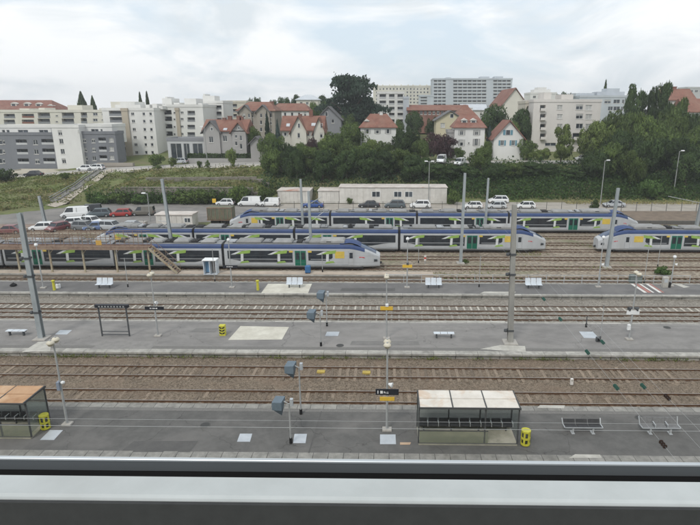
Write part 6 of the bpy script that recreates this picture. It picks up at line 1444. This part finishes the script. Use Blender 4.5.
# great tree mass at the right
G_ = 'trees of the great mass at the right'
mass = [(598, 118, 34, 143, 'light', 'light green tree at the left side of the great mass'), (616, 106, 30, 150, 'mid', 'tall tree left of the poplar tops in the great mass'), (637, 84, 26, 158, 'dark', 'left poplar like top of the great mass'), (651, 87, 24, 156, 'dark', 'middle poplar like top of the great mass'), (664, 82.5, 24, 157, 'dark', 'right poplar like top of the great mass'), (622, 128, 40, 137, 'dark', 'dark broad tree low in the middle of the great mass'), (650, 112, 40, 145, 'mid', 'broad mid green tree in the centre of the great mass'), (648, 136, 40, 133, 'dark', 'dark front tree above the small round bush'), (678, 108, 34, 147, 'mid', 'tree of the great mass below the red roofs'), (676, 134, 38, 135, 'dark', 'dark front tree beside the right street lamp'), (694, 125, 36, 142, 'mid', 'tree at the right edge below the lower red roof'), (706, 142, 40, 133, 'dark', 'dark front tree cut by the right edge'), (600, 148, 32, 132, 'dark', 'dark front tree left of the great mass, above the road'), (722, 118, 44, 150, 'mid', 'rear tree beyond the right edge'), (676, 103, 30, 152, 'mid', 'tree hiding the wall of the white gabled house at the right'), (694, 106, 34, 152, 'dark', 'dark tree below the two red roofs at the right'), (708, 112, 36, 148, 'mid', 'tree cut by the right edge below the red roofs'), (634, 108, 34, 146, 'mid', 'broad tree below the left poplar like top'), (612, 138, 36, 134, 'mid', 'front tree of the great mass beside the left street lamp'), (663, 122, 36, 139, 'mid', 'front middle tree of the great mass, left of the right street lamp'), (634, 148, 30, 130, 'mid', 'lowest front tree above the bright round bush'), (690, 150, 34, 130, 'dark', 'lowest front tree left of the right edge mast'), (684, 99, 20, 160, 'mid', 'tree top in front of the red roof at the far right')]
for (x, yt, w, Y, c, lab) in mass: T(x, yt, w, Y, 'tall' if yt < 100 else 'round', c, lab, trunk=.05, group=G_, name='broadleaf_tree')
# poplars and far tops at the left
for x, yt, w, lab in ((80.5, 93, 9, 'slim dark poplar standing above the beige block'), (92, 97, 6, 'small pointed tree right of the slim poplar'), (139.5, 93.5, 5, 'left of two thin poplars above the tall cream block'), (146.5, 92.8, 5, 'right of two thin poplars above the tall cream block'), (606, 82, 6, 'thin poplar above the pale blue block')): T(x, yt, w, 245, 'poplar', 'dark', lab, trunk=.05, name='poplar_tree', group='poplars on the skyline')
for x, yt, w, lab in ((548, 86.5, 10, 'dark tree on the terraced white block skyline'), (560, 90, 16, 'dark trees behind the pink apartments, left'), (573, 91, 12, 'dark trees behind the pink apartments, right')): T(x, yt, w, 275, 'round', 'dark', lab, name='broadleaf_tree', group='distant trees on the skyline')
# shrubs
S_ = 'shrubs around the car park and street'
def shrub(x, yt, w, Y, c, lab, trunk=.02, kind='round'): T(x, yt, w, Y, kind, c, lab, trunk=trunk, name='shrub', cat='shrub', group=S_, leaf=.2)
shrub(2, 168, 22, 134, 'dark', 'dark bush at the left edge below the grey apartments'); shrub(64, 172, 9, 133, 'mid', 'small round bush below the white stair tower'); shrub(155, 153, 16, 146, 'mid', 'dark bush in front of the tall cream block'); shrub(172, 156.5, 9, 142, 'light', 'round street bush left of the glazed shop'); shrub(157, 165, 8, 139, 'mid', 'small bush at the pavement below the tall cream block')
shrub(199.5, 160, 5, 138.5, 'mid', 'left of two small street bushes below the glazed shop'); shrub(207, 160, 5, 138.5, 'mid', 'right of two small street bushes below the stone house'); shrub(231, 147, 11, 138.5, 'light', 'bright green small tree in front of the stone house', .1)
for x, w, yt, lab in ((104, 16, 194, 'bush behind the dark cars at the left end of the stone wall'), (120, 22, 191, 'broad bush above the red car'), (140, 18, 194, 'bush behind the brown van'), (186, 26, 189, 'broad bush at the stone wall left of the yellow box'), (205, 24, 187, 'bush at the stone wall behind the yellow box'), (240, 22, 183, 'bush behind the white panel van'), (264, 20, 186, 'bush at the right end of the stone wall'), (170, 16, 196, 'low bush behind the white site cabin')): shrub(x, yt, w, 120.5, 'mid' if w > 18 else 'ivy', lab)
shrub(454, 189, 14, 121, 'mid', 'bush at the right end of the long white cabin'); shrub(650, 178, 24, 126, 'ivy', 'bright round bush in front of the great tree mass'); shrub(466, 259, 7, TF - 2, 'mid', 'small bush growing between the tracks left of the concrete mast'); shrub(664, 266.5, 16, YR(272), 'ivy', 'low bush beside the tracks below the right train')
shrub(350, 197, 6, 121.0, 'mid', 'small bush against the wall of the long white cabin'); shrub(595, 199, 10, 113.5, 'dark', 'small bush at the road fence right of the silver cars')
# hedge in front of the stone house
h0, h1 = PY(188, 155, 149.6).x, PY(252, 155, 149.6).x
t = thing('clipped_hedge', 'long clipped hedge in front of the grey stone house', 'hedge', ((h0 + h1) / 2, 149.9, street_z(-40) + .3))
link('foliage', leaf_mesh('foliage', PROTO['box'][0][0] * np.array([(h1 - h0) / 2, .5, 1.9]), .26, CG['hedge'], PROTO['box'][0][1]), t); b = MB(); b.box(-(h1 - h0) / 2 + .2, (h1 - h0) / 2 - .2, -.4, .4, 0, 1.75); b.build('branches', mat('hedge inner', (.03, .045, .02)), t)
# ground cover
def cover(name, n, xr, yr, size, m, lift, label, cat, mask=None):
    pts = []
    while len(pts) < n:
        X, Y = rng.uniform(*xr), rng.uniform(*yr); z = zg(X, Y)
        if mask and not mask(X, Y, z): continue
        pts.append((X, Y, z + abs(rng.normal()) * lift))
    o = link(name, leaf_mesh(name, np.array(pts), size, m), None); o['kind'] = 'stuff'; return tag(o, label, cat)
bank = lambda X, Y, z: z > .2 and Y < 139.5
cover('bank_weeds', 16000, (-105, -25), (92, 139), .22, CG['weed'], .22, 'green weeds growing all over the left bank', 'weeds', bank)
cover('dry_grass', 12000, (-105, -25), (92, 139), .20, CG['dry'], .18, 'dry yellowish grass on the left bank', 'grass', lambda X, Y, z: bank(X, Y, z) and math.sin(X * .3) + math.sin(Y * .6 + X * .1) > .2)
cover('brambles', 26000, (12, 110), (123.5, 134), .26, CG['ivy'], .75, 'dense green brambles on the bank behind the road', 'brambles', lambda X, Y, z: z > -.1)
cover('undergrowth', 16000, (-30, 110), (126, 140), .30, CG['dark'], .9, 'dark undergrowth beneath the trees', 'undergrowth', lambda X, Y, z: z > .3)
cover('verge_grass', 5000, (40, 112), (121.5, 125.5), .18, CG['dry'], .2, 'dry verge grass beside the road', 'grass')
cover('ivy', 9000, (-68, -30), (120.7, 121.45), .22, CG['ivy'], 1.3, 'ivy at the foot of the stone wall', 'ivy')
# weeds along the near edge of the middle platform
pts = []
for k in range(110):
    c = rng.uniform(-36, 34); s = rng.uniform(.1, .7) * (1.6 if rng.random() < .2 else 1)
    for q in range(int(40 * s)): pts.append((c + rng.normal() * s * .8, P2a - .18 + rng.normal() * .10, -.08 + abs(rng.normal()) * .12))
o = link('platform_weeds', leaf_mesh('platform_weeds', np.array(pts), .065, CG['weed'])); o['kind'] = 'stuff'; tag(o, 'weeds growing along the foot of the middle platform wall', 'weeds')
pts = []
for k in range(70):
    cx, cy = rng.uniform(-60, 80), rng.uniform(P4b, TC + 4); s = rng.uniform(.3, 1.3)
    for q in range(int(45 * s)): pts.append((cx + rng.normal() * s * 1.3, cy + rng.normal() * .3, -.12 + abs(rng.normal()) * .12))
o = link('track_weeds', leaf_mesh('track_weeds', np.array(pts), .09, CG['weed'])); o['kind'] = 'stuff'; tag(o, 'low weeds scattered between the yard tracks', 'weeds')


# ================================================================== HAZE
hm = bpy.data.materials.new('haze'); hm.use_nodes = True; ht = hm.node_tree; ht.nodes.remove(ht.nodes['Principled BSDF'])
pv = ht.nodes.new('ShaderNodeVolumePrincipled'); pv.inputs['Color'].default_value = (.95, .97, 1, 1); pv.inputs['Density'].default_value = 0.0004; pv.inputs['Anisotropy'].default_value = 0.2
ht.links.new(pv.outputs[0], ht.nodes['Material Output'].inputs['Volume'])
b = MB(); b.box(-1450, 1450, -90, 1450, -2.5, 75); hz_o = b.build('haze', hm); tag(hz_o, 'thin pale haze over the whole town', 'haze', None, 'stuff')
